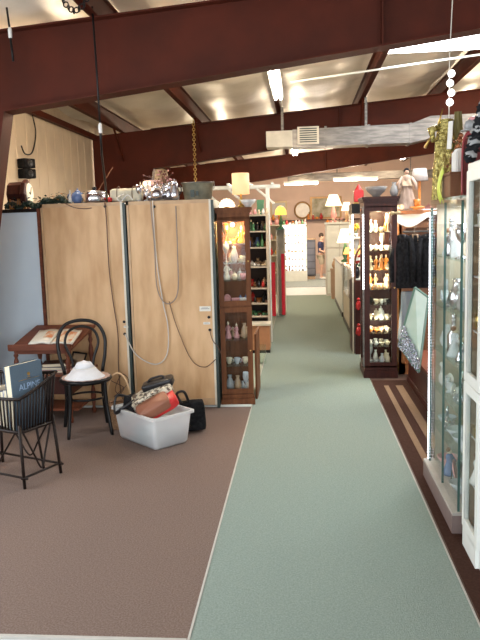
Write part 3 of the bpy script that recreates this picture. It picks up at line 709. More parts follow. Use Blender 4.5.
lamp('POINT', 'curio_light', (-0.62, 6.33, 1.62), 14, (1, 0.62, 0.28), 0.03)
for i, (z, n, kk, cc) in enumerate(((1.47, 'top lit', ['figurine', 'goblet', 'bird'], ['yellow', 'cream', 'gilt']), (1.30, 'second', ['vase', 'goblet', 'cup'], ['cream', 'clear']), (1.14, 'third', ['teapot', 'figurine', 'cup'], ['pink', 'white', 'cream']), (0.916, 'fourth', ['plate', 'box', 'jar'], ['blue', 'white', 'pink']),
                                    (0.60, 'fifth', ['figurine', 'bowl', 'vase'], ['pink', 'tan', 'cream']), (0.36, 'sixth', ['bowl', 'cup', 'teapot'], ['pink', 'cream', 'clear']), (0.101, 'bottom', ['goblet', 'bottle', 'vase'], ['white', 'clear', 'tan']))):
    fill('shelf of the chestnut curio cabinet', n, [-0.685, -0.61, -0.535], 6.37, z, kk, cc, 11 + i, 0.95, tall=1.25)
    fill('back row of the chestnut curio cabinet', n, [-0.65, -0.57, -.52], 6.44, z, kk, cc, 611 + i, 1.0)
t = thing('table_lamp', 'table lamp with tall amber drum shade on the chestnut curio cabinet', 'lamp', (-0.535, 6.38, 1.79))
part('base', MB().lathe([(0.035, 0), (0.03, 0.015), (0.012, 0.03), (0.02, 0.06), (0.008, 0.1), (0.006, 0.14)], 14), brass, t, smooth=True)
part('lamp_shade', MB().lathe([(0.078, 0.12), (0.078, 0.305), (0.076, 0.305), (0.076, 0.12)], 24), shade_a, t, smooth=True)
t = ware('bowl', 'white', (-0.47, 6.36, 1.79), 'pale green white bowl beside the drum shade lamp on the curio', None, 0, 1.25)
t = thing('shell_lamp', 'glowing cream shell shaped lamp at the left on the curio top', 'lamp', (-0.67, 6.42, 1.79))
b = MB()
def shell(u, v):
    a = -PI * .5 + PI * (u * 1.0); r = 0.075 * v * (1 + .06 * math.cos(18 * a))
    return (r * math.sin(a * 1.0), 0.02 * math.sin(PI * v) , 0.012 + r * math.cos(a))
part('shell', MB().grid(30, 8, shell, 0.004), shade_w, t, smooth=True)
part('foot', MB().lathe([(0.03, 0), (0.02, 0.014)], 10), brass, t)

# low board leaning at the curio's right side
thing('wooden_board', 'narrow brown board standing against the right side of the curio', 'board', (0, 0, 0), mb=MB().box(-0.452, -0.435, 6.45, 6.95, 0, 0.62), m=curiow)

# ------------------------------------------------------------------ DESK (slant top) with books
t = thing('reading_stand', 'reddish wooden slant top table with turned legs by the blue board', 'table', (-2.2, 5.85, 0))
o = (-2.2, 5.85, 0)
def slz(y): return 0.655 + (y - 5.62) * 0.32
M = Matrix.Identity(4)
b = MB(); pts = [(-2.47, 5.62), (-1.93, 5.62), (-1.84, 6.05), (-2.38, 6.05)]
b.add([(x, y, slz(y)) for x, y in pts] + [(x, y, slz(y) - .022) for x, y in pts], [(0, 1, 2, 3), (7, 6, 5, 4), (0, 4, 5, 1), (1, 5, 6, 2), (2, 6, 7, 3), (3, 7, 4, 0)])
part('tabletop', b, redwood, t, o)
part('lip', MB().box(-2.47, -1.93, 5.605, 5.62, 0.64, 0.69), redwood, t, o)
part('apron', MB().box(-2.42, -1.95, 5.66, 5.68, 0.60, 0.645), redwood, t, o)
def turned(z0, z1): 
    H = z1 - z0; return [(0.014, z0), (0.02, z0 + .08 * H), (0.012, z0 + .15 * H), (0.024, z0 + .35 * H), (0.02, z0 + .5 * H), (0.011, z0 + .62 * H), (0.022, z0 + .72 * H), (0.013, z0 + .8 * H), (0.018, z0 + .92 * H), (0.018, z1)]
for x, y in ((-2.43, 5.67), (-1.98, 5.67), (-2.35, 6.0), (-1.88, 6.0)):
    lg = MB().lathe(turned(0.43, slz(y) - .02), 12, c=(x, y, 0)).lathe(turned(0, 0.41), 12, c=(x, y, 0))
    part('leg', lg, redwood, t, o, smooth=True)
part('shelf', MB().add([(x, y, 0.43) for x, y in pts] + [(x, y, .41) for x, y in pts], [(0, 1, 2, 3), (7, 6, 5, 4), (0, 4, 5, 1), (1, 5, 6, 2), (2, 6, 7, 3), (3, 7, 4, 0)]), redwood, t, o)
part('drawer', MB().box(-2.33, -1.97, 5.70, 5.98, 0.24, 0.41), mahog, t, o)
part('lower_shelf', MB().box(-2.42, -1.92, 5.68, 6.0, 0.10, 0.12), redwood, t, o)
# open book on the slope
t = thing('open_book', 'open picture book with orange printed pages lying on the slant top table', 'book', (-2.12, 5.78, slz(5.78) + .004), rot=(math.atan(0.32), 0, R(-3)))
def page(s):
    return lambda u, v: (s * (0.005 + 0.19 * u), -0.115 + 0.26 * v + 0.05 * u * 0, 0.016 * math.sin(PI * min(1, u * 1.3)) * (1 - u * .6) + 0.012)
for s in (-1, 1): part('page', MB().grid(10, 4, page(s), 0.010), mat('open_pages', (0.76, 0.72, 0.62), 0.6), t, smooth=True)
def pic(s, x0, x1, y0, y1):
    return lambda u, v: (s * (x0 + (x1 - x0) * u), y0 + (y1 - y0) * v, 0.016 * math.sin(PI * min(1, (x0 + (x1 - x0) * u) / 0.19 * 1.3)) * (1 - (x0 + (x1 - x0) * u) / .19 * .6) + 0.0135)
pm = mat('orange_print', (0.6, 0.22, 0.08), 0.6, scale=22, col2=(0.72, 0.6, 0.45), thr=(0.42, 0.58))
part('picture', MB().grid(10, 3, pic(1, 0.01, 0.17, -0.10, 0.1), 0.001), pm, t); part('picture', MB().grid(10, 3, pic(-1, 0.02, 0.10, -0.02, 0.1), 0.001), pm, t)
part('cover', MB().box(-0.2, 0.2, -0.12, 0.15, 0, 0.003), brownl, t)
# books lying on the middle shelf
def flatbook(x, y, z, w, d, h, rz, c, label, group='books on the slant top table shelf'):
    t = thing('book', label, 'book', (x, y, z), rz, group)
    part('cover', MB().box(-w / 2, w / 2, -d / 2, d / 2, 0, .003).box(-w / 2, w / 2, -d / 2, d / 2, h - .003, h).box(-w / 2, w / 2, d / 2 - .003, d / 2, 0, h), c, t)
    part('pages', MB().box(-w / 2 + .006, w / 2 - .006, -d / 2 + .005, d / 2 - .003, .003, h - .003), pagem, t)
    return t
flatbook(-2.14, 5.78, 0.43, 0.30, 0.2, 0.022, 0.1, cm('pink'), 'pink spined book lying lowest under the slant top')
flatbook(-2.16, 5.8, 0.452, 0.27, 0.19, 0.02, -0.05, cm('grey'), 'grey book lying on the pink book under the slant top')
flatbook(-2.12, 5.82, 0.472, 0.25, 0.18, 0.03, 0.2, mahog, 'dark red book lying on the grey book under the slant top')
t = thing('framed_photograph', 'dark framed picture leaning under the slant top behind the books', 'picture frame', (-1.99, 5.9, 0.432), rot=(R(-25), 0, R(-30)))
part('border', MB().box(-.09, .09, -.008, 0, 0, .015).box(-.09, .09, -.008, 0, .125, .14).box(-.09, -.075, -.008, 0, 0, .14).box(.075, .09, -.008, 0, 0, .14), blackw, t); part('picture', MB().box(-.08, .08, -.003, 0, .01, .13), cm('tan'), t)

# ------------------------------------------------------------------ BENTWOOD CHAIR
t = thing('bentwood_chair', 'black bentwood chair with looped back standing before the slant top table', 'chair', (-1.755, 5.42, 0), R(22))
sz = 0.455
part('seat_ring', MB().lathe([(0.20, sz - .035), (0.212, sz - .02), (0.205, sz), (0.175, sz), (0.175, sz - .035)], 28), blackw, t, smooth=True)
part('seat', MB().lathe([(0.17, sz - .012), (0.185, sz - .003), (0.0, sz - .006)], 28), mat('pressed_seat', (0.16, 0.07, 0.045), 0.5, scale=50, col2=(0.08, 0.035, 0.025)), t, smooth=True)
for sx in (-1, 1):
    part('leg', MB().tube(cat_curve([(sx * .135, -.135, sz - .02), (sx * .142, -.145, .25), (sx * .17, -.185, 0.0)], 6), [0.017] * 6 + [0.014] * 6 + [0.012], 8), blackw, t, smooth=True)
# outer loop: rear legs + back bow in one bent piece
pts = cat_curve([(-.175, .20, 0), (-.15, .165, .25), (-.155, .165, .46), (-.185, .20, .60), (-.19, .225, .74), (-.13, .24, .85), (0, .245, .885), (.13, .24, .85), (.19, .225, .74), (.185, .20, .60), (.155, .165, .46), (.15, .165, .25), (.175, .20, 0)], 6)
part('leg', MB().tube(pts[:13], 0.015, 8), blackw, t, smooth=True)
part('leg', MB().tube(pts[-13:], 0.015, 8), blackw, t, smooth=True)
part('back_bow', MB().tube(pts[12:-12], 0.0145, 8), blackw, t, smooth=True)
part('inner_bow', MB().tube(cat_curve([(-.075, .165, .45), (-.09, .185, .57), (-.135, .205, .70), (-.10, .222, .80), (0, .23, .835), (.10, .222, .80), (.135, .205, .70), (.09, .185, .57), (.075, .165, .45)], 6), 0.011, 8), blackw, t, smooth=True)
part('leg_ring', MB().tube([(0.152 * math.cos(a * PI / 12), 0.152 * math.sin(a * PI / 12), 0.29) for a in range(24)], 0.009, 8, True), blackw, t, smooth=True)
# doily + hat
t = thing('doily', 'round pinkish brown scalloped doily under the white hat on the chair', 'doily', (-1.745, 5.40, sz + .003), 0, mb=MB().lathe([(0.19, 0), (0.19, 0.004), (0, 0.005)], 72, wob=0.035, k=18), m=mat('doily_cloth', (0.42, 0.27, 0.23), 0.9, scale=80, col2=(0.58, 0.44, 0.38)))
t = thing('sun_hat', 'white cloth hat with wide sloping brim lying on the bentwood chair', 'hat', (-1.745, 5.37, sz + .008))
hatm = mat('white_hat', (0.72, 0.73, 0.76), 0.8, bump=0.3, bscale=60)
part('crown', MB().lathe([(0.085, 0.072), (0.066, 0.10), (0.055, 0.118), (0.02, 0.126), (0.006, 0.134), (0, 0.135)], 28), hatm, t, smooth=True)
part('brim', MB().lathe([(0.16, 0.0), (0.155, 0.004), (0.12, 0.035), (0.088, 0.074), (0.083, 0.072), (0.115, 0.03), (0.15, 0.0)], 28), hatm, t, smooth=True)
part('band', MB().lathe([(0.089, 0.070), (0.087, 0.080), (0.084, 0.080), (0.086, 0.070)], 28), linen, t, smooth=True)

# ------------------------------------------------------------------ MAGAZINE BASKET ON LEGS
A, Bp, Cc, D = V((-1.781, 4.146, 0)), V((-1.647, 4.44, 0)), V((-2.15, 4.66, 0)), V((-2.284, 4.366, 0))
t = thing('magazine_basket', 'dark wicker slatted basket on crossed legs holding books at the left edge', 'basket', (-1.96, 4.40, 0))
o = (-1.96, 4.40, 0); ctr = (A + Bp + Cc + D) / 4
def lift(p, z, s): q = ctr + (p - ctr) * s; q.z = z; return q
zt, zb2 = 0.63, 0.36
top = [lift(p, zt, 1.03) for p in (A, Bp, Cc, D)]
bot = [lift(p, zb2, 0.9) for p in (A, Bp, Cc, D)]
top[0].z = .585; top[3].z = .585; top[1].z = .70; top[2].z = .66
def rect(ps, r, sag=0):
    out = []
    for i in range(4):
        a, b_ = ps[i], ps[(i + 1) % 4]
        for k2 in range(6):
            u = k2 / 6; q = a.lerp(b_, u); q.z -= sag * math.sin(PI * u); out.append(q)
    return MB().tube(out, r, 8, True)
part('rim', rect(top, 0.011, 0.012), wickerd, t, o, smooth=True)
part('bottom_rail', rect(bot, 0.011, 0.0), wickerd, t, o, smooth=True)
b = MB(); pts = [bot[0], bot[1], bot[2], bot[3]]
b.add([p + V((0, 0, .003)) for p in pts] + [p - V((0, 0, .003)) for p in pts], [(0, 1, 2, 3), (7, 6, 5, 4), (0, 4, 5, 1), (1, 5, 6, 2), (2, 6, 7, 3), (3, 7, 4, 0)])
part('floor_panel', b, wickerd, t, o)
for i in range(4):
    n = (12, 18, 12, 18)[i]
    for q in range(n):
        u = (q + .5) / n; a_ = top[i].lerp(top[(i + 1) % 4], u); a_.z -= .012 * math.sin(PI * u); b_ = bot[i].lerp(bot[(i + 1) % 4], u)
        part('slat', MB().tube([a_, b_], 0.0062, 6), wickerd, t, o, smooth=True)
legs = []
for p, bt in zip((A, Bp, Cc, D), bot):
    f = V((p.x, p.y, 0)); part('leg', MB().tube([lift(p, zb2 + .05, 0.9), f], 0.011, 8), wickerd, t, o, smooth=True); legs.append(f)
for i in range(4):
    a_, b_ = V(legs[i]), V(legs[(i + 1) % 4]); a_.z = b_.z = 0.07
    a_ = a_.lerp(lift((A, Bp, Cc, D)[i], .07, .9), .2); b_ = b_.lerp(lift((A, Bp, Cc, D)[(i + 1) % 4], .07, .9), .2)
    part('stretcher', MB().tube([a_ + (a_ - b_) * .06, b_ + (b_ - a_) * .06], 0.008, 8), wickerd, t, o, smooth=True)
    m_ = a_.lerp(b_, .5); pa, pb = bot[i], bot[(i + 1) % 4]
    part('hoop', MB().tube(cat_curve([pa.lerp(pb, .08), pa.lerp(m_, .55) + (pa - pb) * -.04, m_ + V((0, 0, .02)), pb.lerp(m_, .55) + (pb - pa) * -.04, pb.lerp(pa, .08)], 6), 0.0065, 7), wickerd, t, o, smooth=True)
mid = bot[1].lerp(bot[2], .33); part('leg', MB().tube([mid, (-1.80, 4.53, 0)], 0.009, 8), wickerd, t, o, smooth=True)
# books standing in the basket
dirL = (Bp - A).normalized(); dirW = (D - A).normalized(); ang = math.atan2(dirL.y, dirL.x)
def stbook(u, off, w, h, th, c, label, lean=0.0, yaw=0.0, z=zb2 + .006):
    """cover seen from the aisle; u along the long side, off inwards"""
    p = A + dirL * u + dirW * off
    t = thing('book', label, 'book', (p.x, p.y, z), rot=(lean, 0, ang + yaw), group='books standing in the wicker basket')
    part('cover', MB().box(0, w, 0, .004, 0, h).box(0, w, th - .004, th, 0, h).box(w - .004, w, 0, th, 0, h), c, t)
    part('pages', MB().box(.004, w - .004, .004, th - .004, .004, h - .005), pagem, t)
    return t
bk = stbook(0.02, 0.06, 0.27, 0.42, 0.055, bookblue, 'large slate blue book with gilt emblem standing tallest in the wicker basket', lean=R(-3), yaw=0)
fc = bpy.data.curves.new('lettering', 'FONT'); fc.body = 'ALPINE'; fc.size = 0.058; fc.extrude = 0.0006; fc.align_x = 'CENTER'
fo = bpy.data.objects.new('lettering_curve', fc); C.objects.link(fo)
me = bpy.data.meshes.new_from_object(fo.evaluated_get(bpy.context.evaluated_depsgraph_get())); bpy.data.objects.remove(fo); me.materials.clear(); me.materials.append(mat('pale_blue_ink', (0.35, 0.48, 0.68), 0.5))
lt = link('title_lettering', me, bk); lt.location = (0.15, -0.0012, 0.25); lt.rotation_euler = (R(90), 0, 0)
lt['label'] = 'pale blue title lettering'
part('emblem', MB().lathe([(0.013, 0), (0.013, 0.001)], 6, M=Matrix.Translation((0.15, -.0002, 0.345)) @ Matrix.Rotation(R(90), 4, 'X')).box(0.138, 0.162, -.001, 0, 0.322, 0.328).box(.06, .24, -.001, 0, .312, .3145), brass, bk)
cl = ['white', 'blue', 'grey', 'cream', 'blue', 'white']
for i, c in enumerate(cl):
    p = 0.20 + i * 0.045
    stbook(0.05 + .006 * i, p - .05, 0.2, 0.25 - .012 * (i % 3), 0.036, cm(c), '%s book in the wicker basket, %s behind the tall blue book' % (c, ['first', 'second', 'third', 'fourth', 'fifth', 'sixth'][i]))

# ------------------------------------------------------------------ TOTE WITH HANDBAGS
tl, tn, tr_ = V((-1.456, 5.241)), V((-1.091, 4.897)), V((-0.881, 5.075))
ex = (tn - tl).normalized(); ay = math.atan2(ex.y, ex.x); wL = (tn - tl).length; wW = 0.31
ey = V((-ex.y, ex.x)); cen = tl + ex * wL / 2 + ey * wW / 2
t = thing('plastic_tote', 'cloudy white plastic tote heaped with handbags on the brown carpet', 'storage box', (cen.x, cen.y, 0), ay)
def rring(w, d, z, r=0.03):
    out = []
    for sx, sy, a0 in ((1, 1, 0), (-1, 1, PI / 2), (-1, -1, PI), (1, -1, 1.5 * PI)):
        for q in range(5):
            a = a0 + q * PI / 8; out.append((sx * (w / 2 - r) + r * math.cos(a), sy * (d / 2 - r) + r * math.sin(a), z))
    return out
rings = [rring(wL - .02, wW - .02, 0.004), rring(wL, wW, 0.02), rring(wL + .05, wW + .05, 0.25), rring(wL + .044, wW + .044, 0.25), rring(wL - .006, wW - .006, 0.02)]
b = MB(); vs = [v for r_ in rings for v in r_]; n = 20
b.add(vs, [(j * n + i, j * n + (i + 1) % n, (j + 1) * n + (i + 1) % n, (j + 1) * n + i) for j in range(4) for i in range(n)] + [tuple(range(n))[::-1], tuple(range(4 * n, 5 * n))])
part('tub', b, tote_m, t, smooth=True)
r1, r2, r3, r4 = rring(wL + .05, wW + .05, 0.235), rring(wL + .085, wW + .085, 0.235), rring(wL + .085, wW + .085, 0.255), rring(wL + .045, wW + .045, 0.255)
b = MB().add(r1 + r2 + r3 + r4, [(j * n + i, j * n + (i + 1) % n, ((j + 1) % 4) * n + (i + 1) % n, ((j + 1) % 4) * n + i) for j in range(4) for i in range(n)])
part('rim', b, tote_m, t)
TM = Matrix.Translation((cen.x, cen.y, 0)) @ Matrix.Rotation(ay, 4, 'Z')
def bag(name, label, x, y, z, dims, m, rot, strap=None, buckle=None, sp=(0.5,)):
    p = TM @ V((x, y, z)); 
    t = thing(name, label, 'bag', p); t.rotation_euler = (Matrix.Rotation(ay, 4, 'Z') @ rot.to_4x4()).to_euler()
    w, d, h = dims
    b = MB()
    def f(u, v):
        a = 2 * PI * u; q = 2 * v - 1
        pr = (1 - abs(q) ** 6) ** (1 / 6) if abs(q) < 1 else 0
        cx = math.copysign(abs(math.cos(a)) ** 0.3, math.cos(a)); sy = math.copysign(abs(math.sin(a)) ** 0.3, math.sin(a))
        k_ = 1 + 0.03 * noise.noise(V((cx * 2 + x * 9, sy * 2, q * 2)))
        return (cx * w / 2 * pr * k_, sy * d / 2 * pr * k_, h / 2 + q * h / 2)
    b.grid(32, 14, f)
    part('body', b, m, t, smooth=True)
    if strap:
        part('strap', MB().tube(cat_curve(strap, 6), 0.009, 6, sx=1.8), MATS['black_leather'] if buckle is None else buckle, t, smooth=True)
    return t
Rt = lambda x, y, z: (Matrix.Rotation(R(z), 3, 'Z') @ Matrix.Rotation(R(y), 3, 'Y') @ Matrix.Rotation(R(x), 3, 'X'))
bag('handbag', 'brown leather handbag with red edges lying foremost in the plastic tote', 0.08, 0.015, 0.25, (0.32, 0.19, 0.09), redl, Rt(22, -27, 58))
bag('leather_pouch', 'flat tan brown pouch resting against the red bag in the tote', 0.10, -0.03, 0.255, (0.26, 0.14, 0.095), brownl, Rt(24, -27, 58))
bag('handbag', 'snakeskin patterned cream handbag lying across the middle of the tote', -0.02, 0.05, 0.30, (0.34, 0.18, 0.10), snake, Rt(20, -26, 52), [(-.15, -.03, .07), (-.12, -.1, .12), (.0, -.09, .125), (.1, -.05, .10)], snake)
bag('handbag', 'shiny black clutch bag lying on top of the snakeskin bag', -0.03, 0.10, 0.385, (0.25, 0.14, 0.075), blackl, Rt(8, -16, 45), [(-.08, 0, .065), (-.05, .03, .085), (.04, .03, .085), (.07, 0, .065)])
bag('handbag', 'black shoulder bag with straps at the left end of the tote', -0.17, 0.0, 0.21, (0.19, 0.22, 0.12), blackf, Rt(0, 8, 10), [(-.05, -.06, .1), (-.1, -.16, .12), (-.07, -.2, .0), (-.0, -.19, .05), (.04, -.1, .11)])
bag('handbag', 'pink cloth bag dimly seen through the left side of the tote', -0.12, -0.03, 0.02, (0.16, 0.2, 0.17), cm('pink'), Rt(0, 0, 0))
bag('handbag', 'turquoise cloth bag dimly seen through the middle of the tote', 0.03, -0.04, 0.02, (0.16, 0.18, 0.16), mat('turquoise', (0.2, 0.5, 0.55), 0.7), Rt(0, 0, 0))
bag('handbag', 'grey cloth bag dimly seen through the right end of the tote', 0.16, 0.02, 0.02, (0.14, 0.2, 0.17), cm('grey'), Rt(0, 0, 0))
t = bag('handbag', 'black tote bag slumped on the carpet behind the plastic tote', 0, 0, 0, (0.20, 0.13, 0.26), blackf, Rt(0, 0, 0), [(-.07, -.03, .22), (-.11, -.06, .33), (-.05, -.05, .34), (-0.02, -.03, .24)])
t.location = (-0.88, 5.42, 0.0); t.rotation_euler = (0, R(-4), R(10))
t = thing('wicker_basket', 'tall brown wicker basket with arched cane handle between chair and tote', 'basket', (-1.52, 5.52, 0), R(15))
part('body', MB().lathe([(0.075, 0), (0.08, 0.01), (0.10, 0.2), (0.106, 0.205), (0.098, 0.2), (0.07, 0.015)], 20), wicker, t, smooth=True)
part('rim', MB().tube([(0.102 * math.cos(a * PI / 10), 0.102 * math.sin(a * PI / 10), 0.205) for a in range(20)], 0.009, 6, True), wicker, t, smooth=True)
part('handle', MB().tube(arc((0, 0, 0.19), 0.10, 0, PI, 16, 'xz', 0.27), 0.008, 7), mat('cane', (0.62, 0.4, 0.22), 0.5), t, smooth=True)

# ------------------------------------------------------------------ RIGHT: glass showcase with LED strip
o = (1.0, 3.97, 0)
t = thing('glass_showcase', 'tall glass showcase with a bright strip of white lights on a taupe base', 'showcase', o)
x0, x1, y0, y1 = 0.79, 1.27, 3.57, 4.40
part('base', MB().box(x0 - .032, x1, y0 - .02, y1 + .02, 0, 0.10), taupe, t, o)
part('base_cap', MB().box(x0 - .03, x1, y0 - .018, y1 + .018, 0.10, 0.115), greyp, t, o)
part('top_panel', MB().box(x0, x1, y0, y1, 1.72, 1.745), paneg, t, o)
part('back_panel', MB().box(x1 - .015, x1, y0, y1, 0.115, 1.72), mat('beige_back', (0.42, 0.35, 0.26), 0.6), t, o)
for ya, yb in ((y0 + .004, (y0 + y1) / 2 - .002), ((y0 + y1) / 2 + .002, y1 - .004)):
    part('glass_door', MB().box(x0, x0 + .006, ya, yb, 0.118, 1.72), pane, t, o)
part('side_glass', MB().box(x0, x1 - .015, y0, y0 + .006, 0.115, 1.72), pane, t, o)
part('end_panel', MB().box(x0 + .035, x1 - .015, y1 - .012, y1, 0.115, 1.72), MATS['beige_back'], t, o)
part('side_glass', MB().box(x0, x0 + .035, y1 - .006, y1, 0.115, 1.72), pane, t, o)
edge = mat('glass_edge', (0.05, 0.11, 0.10), 0.15)
for y in (y0 + .002, (y0 + y1) / 2): part('edge', MB().box(x0 - .002, x0 + .01, y - .003, y + .003, 0.115, 1.72), edge, t, o)
part('post', MB().box(x0 + .03, x0 + .05, y0 + .02, y0 + .04, 0.115, 1.72), galv, t, o)
b = MB()
z = 0.13
while z < 1.66: b.ball((x0 - .006, y1 - .012, z), (0.006, 0.0055, 0.0045), 6, 4); z += 0.0185
st = part('light_strip', MB().box(x0 - .004, x0 + .008, y1 - .03, y1 + .006, 0.115, 1.70), edge, t, o)
lo = part('led', b, led_m, st, o); 
SH = [1.42, 1.13, 0.86, 0.62, 0.38]
for z in SH: part('shelf', MB().box(x0 + .012, x1 - .03, y0 + .015, y1 - .02, z - .008, z), paneg, t, o)
lamp('AREA', 'showcase_fill', (0.99, 3.98, 1.70), 8, (0.9, 0.95, 1), 0.3, (0, 0, 0), 0.7)  # unseen area light added under the top to brighten the interior
for i, (z, n) in enumerate(zip(SH + [0.117], ['top', 'second', 'third', 'fourth', 'fifth', 'bottom'])):
    ys = [3.68, 3.83, 3.98, 4.12, 4.27]
    kk = [['bottle', 'goblet', 'figurine'], ['swan', 'vase', 'bird'], ['bottle', 'figurine', 'vase'], ['swan', 'bowl', 'bird'], ['bowl', 'swan', 'box'], ['plate', 'figurine', 'bowl']][i]
    cc = [['clear', 'silver'], ['clear', 'silver', 'grey'], ['clear', 'silver'], ['clear', 'silver', 'white'], ['clear', 'silver', 'clear'], ['pink', 'clear', 'blue']][i]
    fill('shelf of the glass showcase', n, ys, 0.87, z, kk, cc, 60 + i, 1.15, 'y')
    fill('back row of the glass showcase', n, [3.75, 3.95, 4.2], 1.03, z, kk, cc, 160 + i, 1.3, 'y')
t = thing('sale_sign', 'pale sign card with a dash inside the glass showcase near its top', 'sign', (0.90, 3.66, 1.62), R(-8)); part('card', MB().box(-.045, .045, -.002, 0, 0, .07), paper, t); part('dash', MB().box(-.02, .02, -.003, -.002, .03, .037), blackw, t)

# white framed cabinet, nearest right
o = (1.0, 3.3, 0)
t = thing('white_cabinet', 'white painted cabinet with tall narrow glass doors at the right edge', 'cabinet', o)
x0, x1, y0, y1, zt_ = 0.805, 1.27, 3.15, 3.455, 1.85
part('side_panel', MB().box(x0, x1, y0, y0 + .02, 0, zt_), whitep, t, o); 
part('side_panel', MB().box(x0, x1, y1 - .02, y1, 0, zt_), whitep, t, o)
part('top_panel', MB().box(x0 - .012, x1, y0 - .012, y1 + .012, zt_, zt_ + .035), whitep, t, o, bev=.003)
part('base', MB().box(x0 - .02, x1, y0 + .021, y1 - .021, 0, 0.099), whitep, t, o)
part('back_panel', MB().box(x1 - .015, x1, y0, y1, 0.1, zt_), whitep, t, o)
part('lining', MB().box(x0 + .01, x1 - .02, y1 - .03, y1 - .02, .1, zt_), mat('tan_lining', (.42, .30, .2), .6), t, o)
s = 0.05
for z0, z1 in ((0.10, 0.84), (0.845, zt_)):
    dr = part('door', MB().box(x0 - .02, x0, y0, y0 + s, z0, z1).box(x0 - .02, x0, y1 - s, y1, z0, z1).box(x0 - .02, x0, y0 + s, y1 - s, z0, z0 + s).box(x0 - .02, x0, y0 + s, y1 - s, z1 - s, z1), whitep, t, o, bev=.002)
    part('door_glass', MB().box(x0 - .012, x0 - .008, y0 + s, y1 - s, z0 + s, z1 - s), pane, dr, o)
SW = [1.60, 1.36, 1.10, 0.85, 0.58, 0.34]
for z in SW: part('shelf', MB().box(x0 + .01, x1 - .02, y0 + .02, y1 - .02, z - .01, z), greyp, t, o)
for i, (z, n) in enumerate(zip(SW + [0.102], ['top', 'second', 'third', 'fourth', 'fifth', 'sixth', 'bottom'])):
    fill('shelf of the white cabinet', n, [3.22, 3.30, 3.38], 0.86, z, ['jar', 'vase', 'box', 'cup', 'bowl', 'figurine'], ['brown', 'tan', 'white', 'cream', 'gilt', 'white'], 90 + i, 1.1, 'y')

# wares on top of the right showcases
t = thing('wooden_box', 'dark brown wooden box on top of the glass showcase', 'box', (0.905, 3.88, 1.746), 0)
part('body', MB().box(-.13, .13, -.11, .11, 0, .11), walnut, t, bev=.003); part('lid', MB().box(-.135, .135, -.115, .115, .11, .125), walnut, t, bev=.003)
t = thing('paper_tag', 'curved yellow green paper band hanging over the showcase corner', 'tag', (0.0, 0, 0), mb=MB().grid(4, 12, lambda u, v: (0.738 - .02 * math.sin(PI * v), 3.93 + .09 * u, 1.885 - .17 * v + .03 * math.sin(PI * u)), 0.004), m=mat('lime_paper', (0.62, 0.72, 0.12), 0.6), smooth=True)
for v in t.data.vertices: v.co.x += 0.035
# sequinned costume
t = thing('sequin_costume', 'gold sequinned costume hanging tall over the glass showcase', 'costume', (0.85, 4.27, 1.745))
def drape(r0, r1, z0, z1, cx=0, cy=0, k=7, amp=.15, bend=0.0, seed=0, sy=0.8):
    def f(u, v):
        a = 2 * PI * u; r = (r0 + (r1 - r0) * v) * (1 + amp * math.sin(k * a + 3 * v) + .12 * noise.noise(V((math.cos(a) * 2, math.sin(a) * 2, v * 3 + seed))))
        return (cx + r * math.cos(a) + bend * math.sin(PI * v), cy + r * sy * math.sin(a), z0 + (z1 - z0) * v)
    return MB().grid(40, 14, f)
part('skirt', drape(0.062, 0.05, 0.0, 0.34, -0.01), gold, t, smooth=True)
part('bodice', drape(0.06, 0.035, 0.34, 0.46, 0.0, k=5, amp=.08), gold, t, smooth=True)
part('collar', drape(0.032, 0.018, 0.28, 0.50, 0.065, k=5, amp=.25, seed=3), mat('olive_satin', (0.11, 0.085, 0.015), 0.35, bump=.5, bscale=20), t, smooth=True)
part('sleeve', MB().tube([(-.03, 0, .42), (-.09, -.02, .40), (-.075, -.02, .33)], [.02, .025, .012], 8), gold, t, smooth=True)
part('feather', MB().tube([(-.05, 0, .42), (-.02, 0, .52)], [.006, .003], 6).tube([(-.08, -.02, .38), (-.125, -.02, .3)], [.004, .009], 6), brass, t, smooth=True)
t = thing('costume_jewellery', 'copper and brown beaded ornaments heaped behind the white card box', 'ornament', (0.875, 4.09, 1.745))
b = MB()
for i in range(60):
    z = rnd.uniform(0.0, 0.34); b.ball((0.0 + rnd.gauss(0, .025), rnd.gauss(0, .02), z + .01), rnd.uniform(.008, .018), 6, 4, .4, i)
part('beads', b, mat('copper_beads', (0.42, 0.16, 0.07), 0.25, 0.7, scale=30, col2=(0.2, 0.08, 0.04)), t, smooth=True)
part('ribbon', MB().tube(cat_curve([(-.04, -.02, .42), (-.045, -.03, .36), (-.05, -.03, .27)], 4), .016, 6, sx=.3), linen, t)
t = thing('card_box', 'small white crumpled paper bag on the wooden box', 'bag', (0.865, 3.93, 1.872), R(15), mb=MB().box(-.045, .045, -.03, .03, 0, .115).box(-.03, .05, -.02, .035, .1, .13), m=linen, bev=.006)
t = thing('string_lights', 'column of glowing round white bulbs over the glass showcase', 'light', (0.895, 4.4, 2.30))
for i in range(4): part('bulb', MB().ball((0.008 * (i % 2), 0, 0.02 + i * .055), .022, 10, 7), lit('soft_bulb', (.9, .9, .88), (1, .95, .9), 2.2), t, smooth=True)
part('wire', MB().tube([(0, .02, -.1), (0, .022, .3)], .003, 5).tube([(0, .02, .3), (.03, .02, 1.02)], .003, 5), whitec, t)
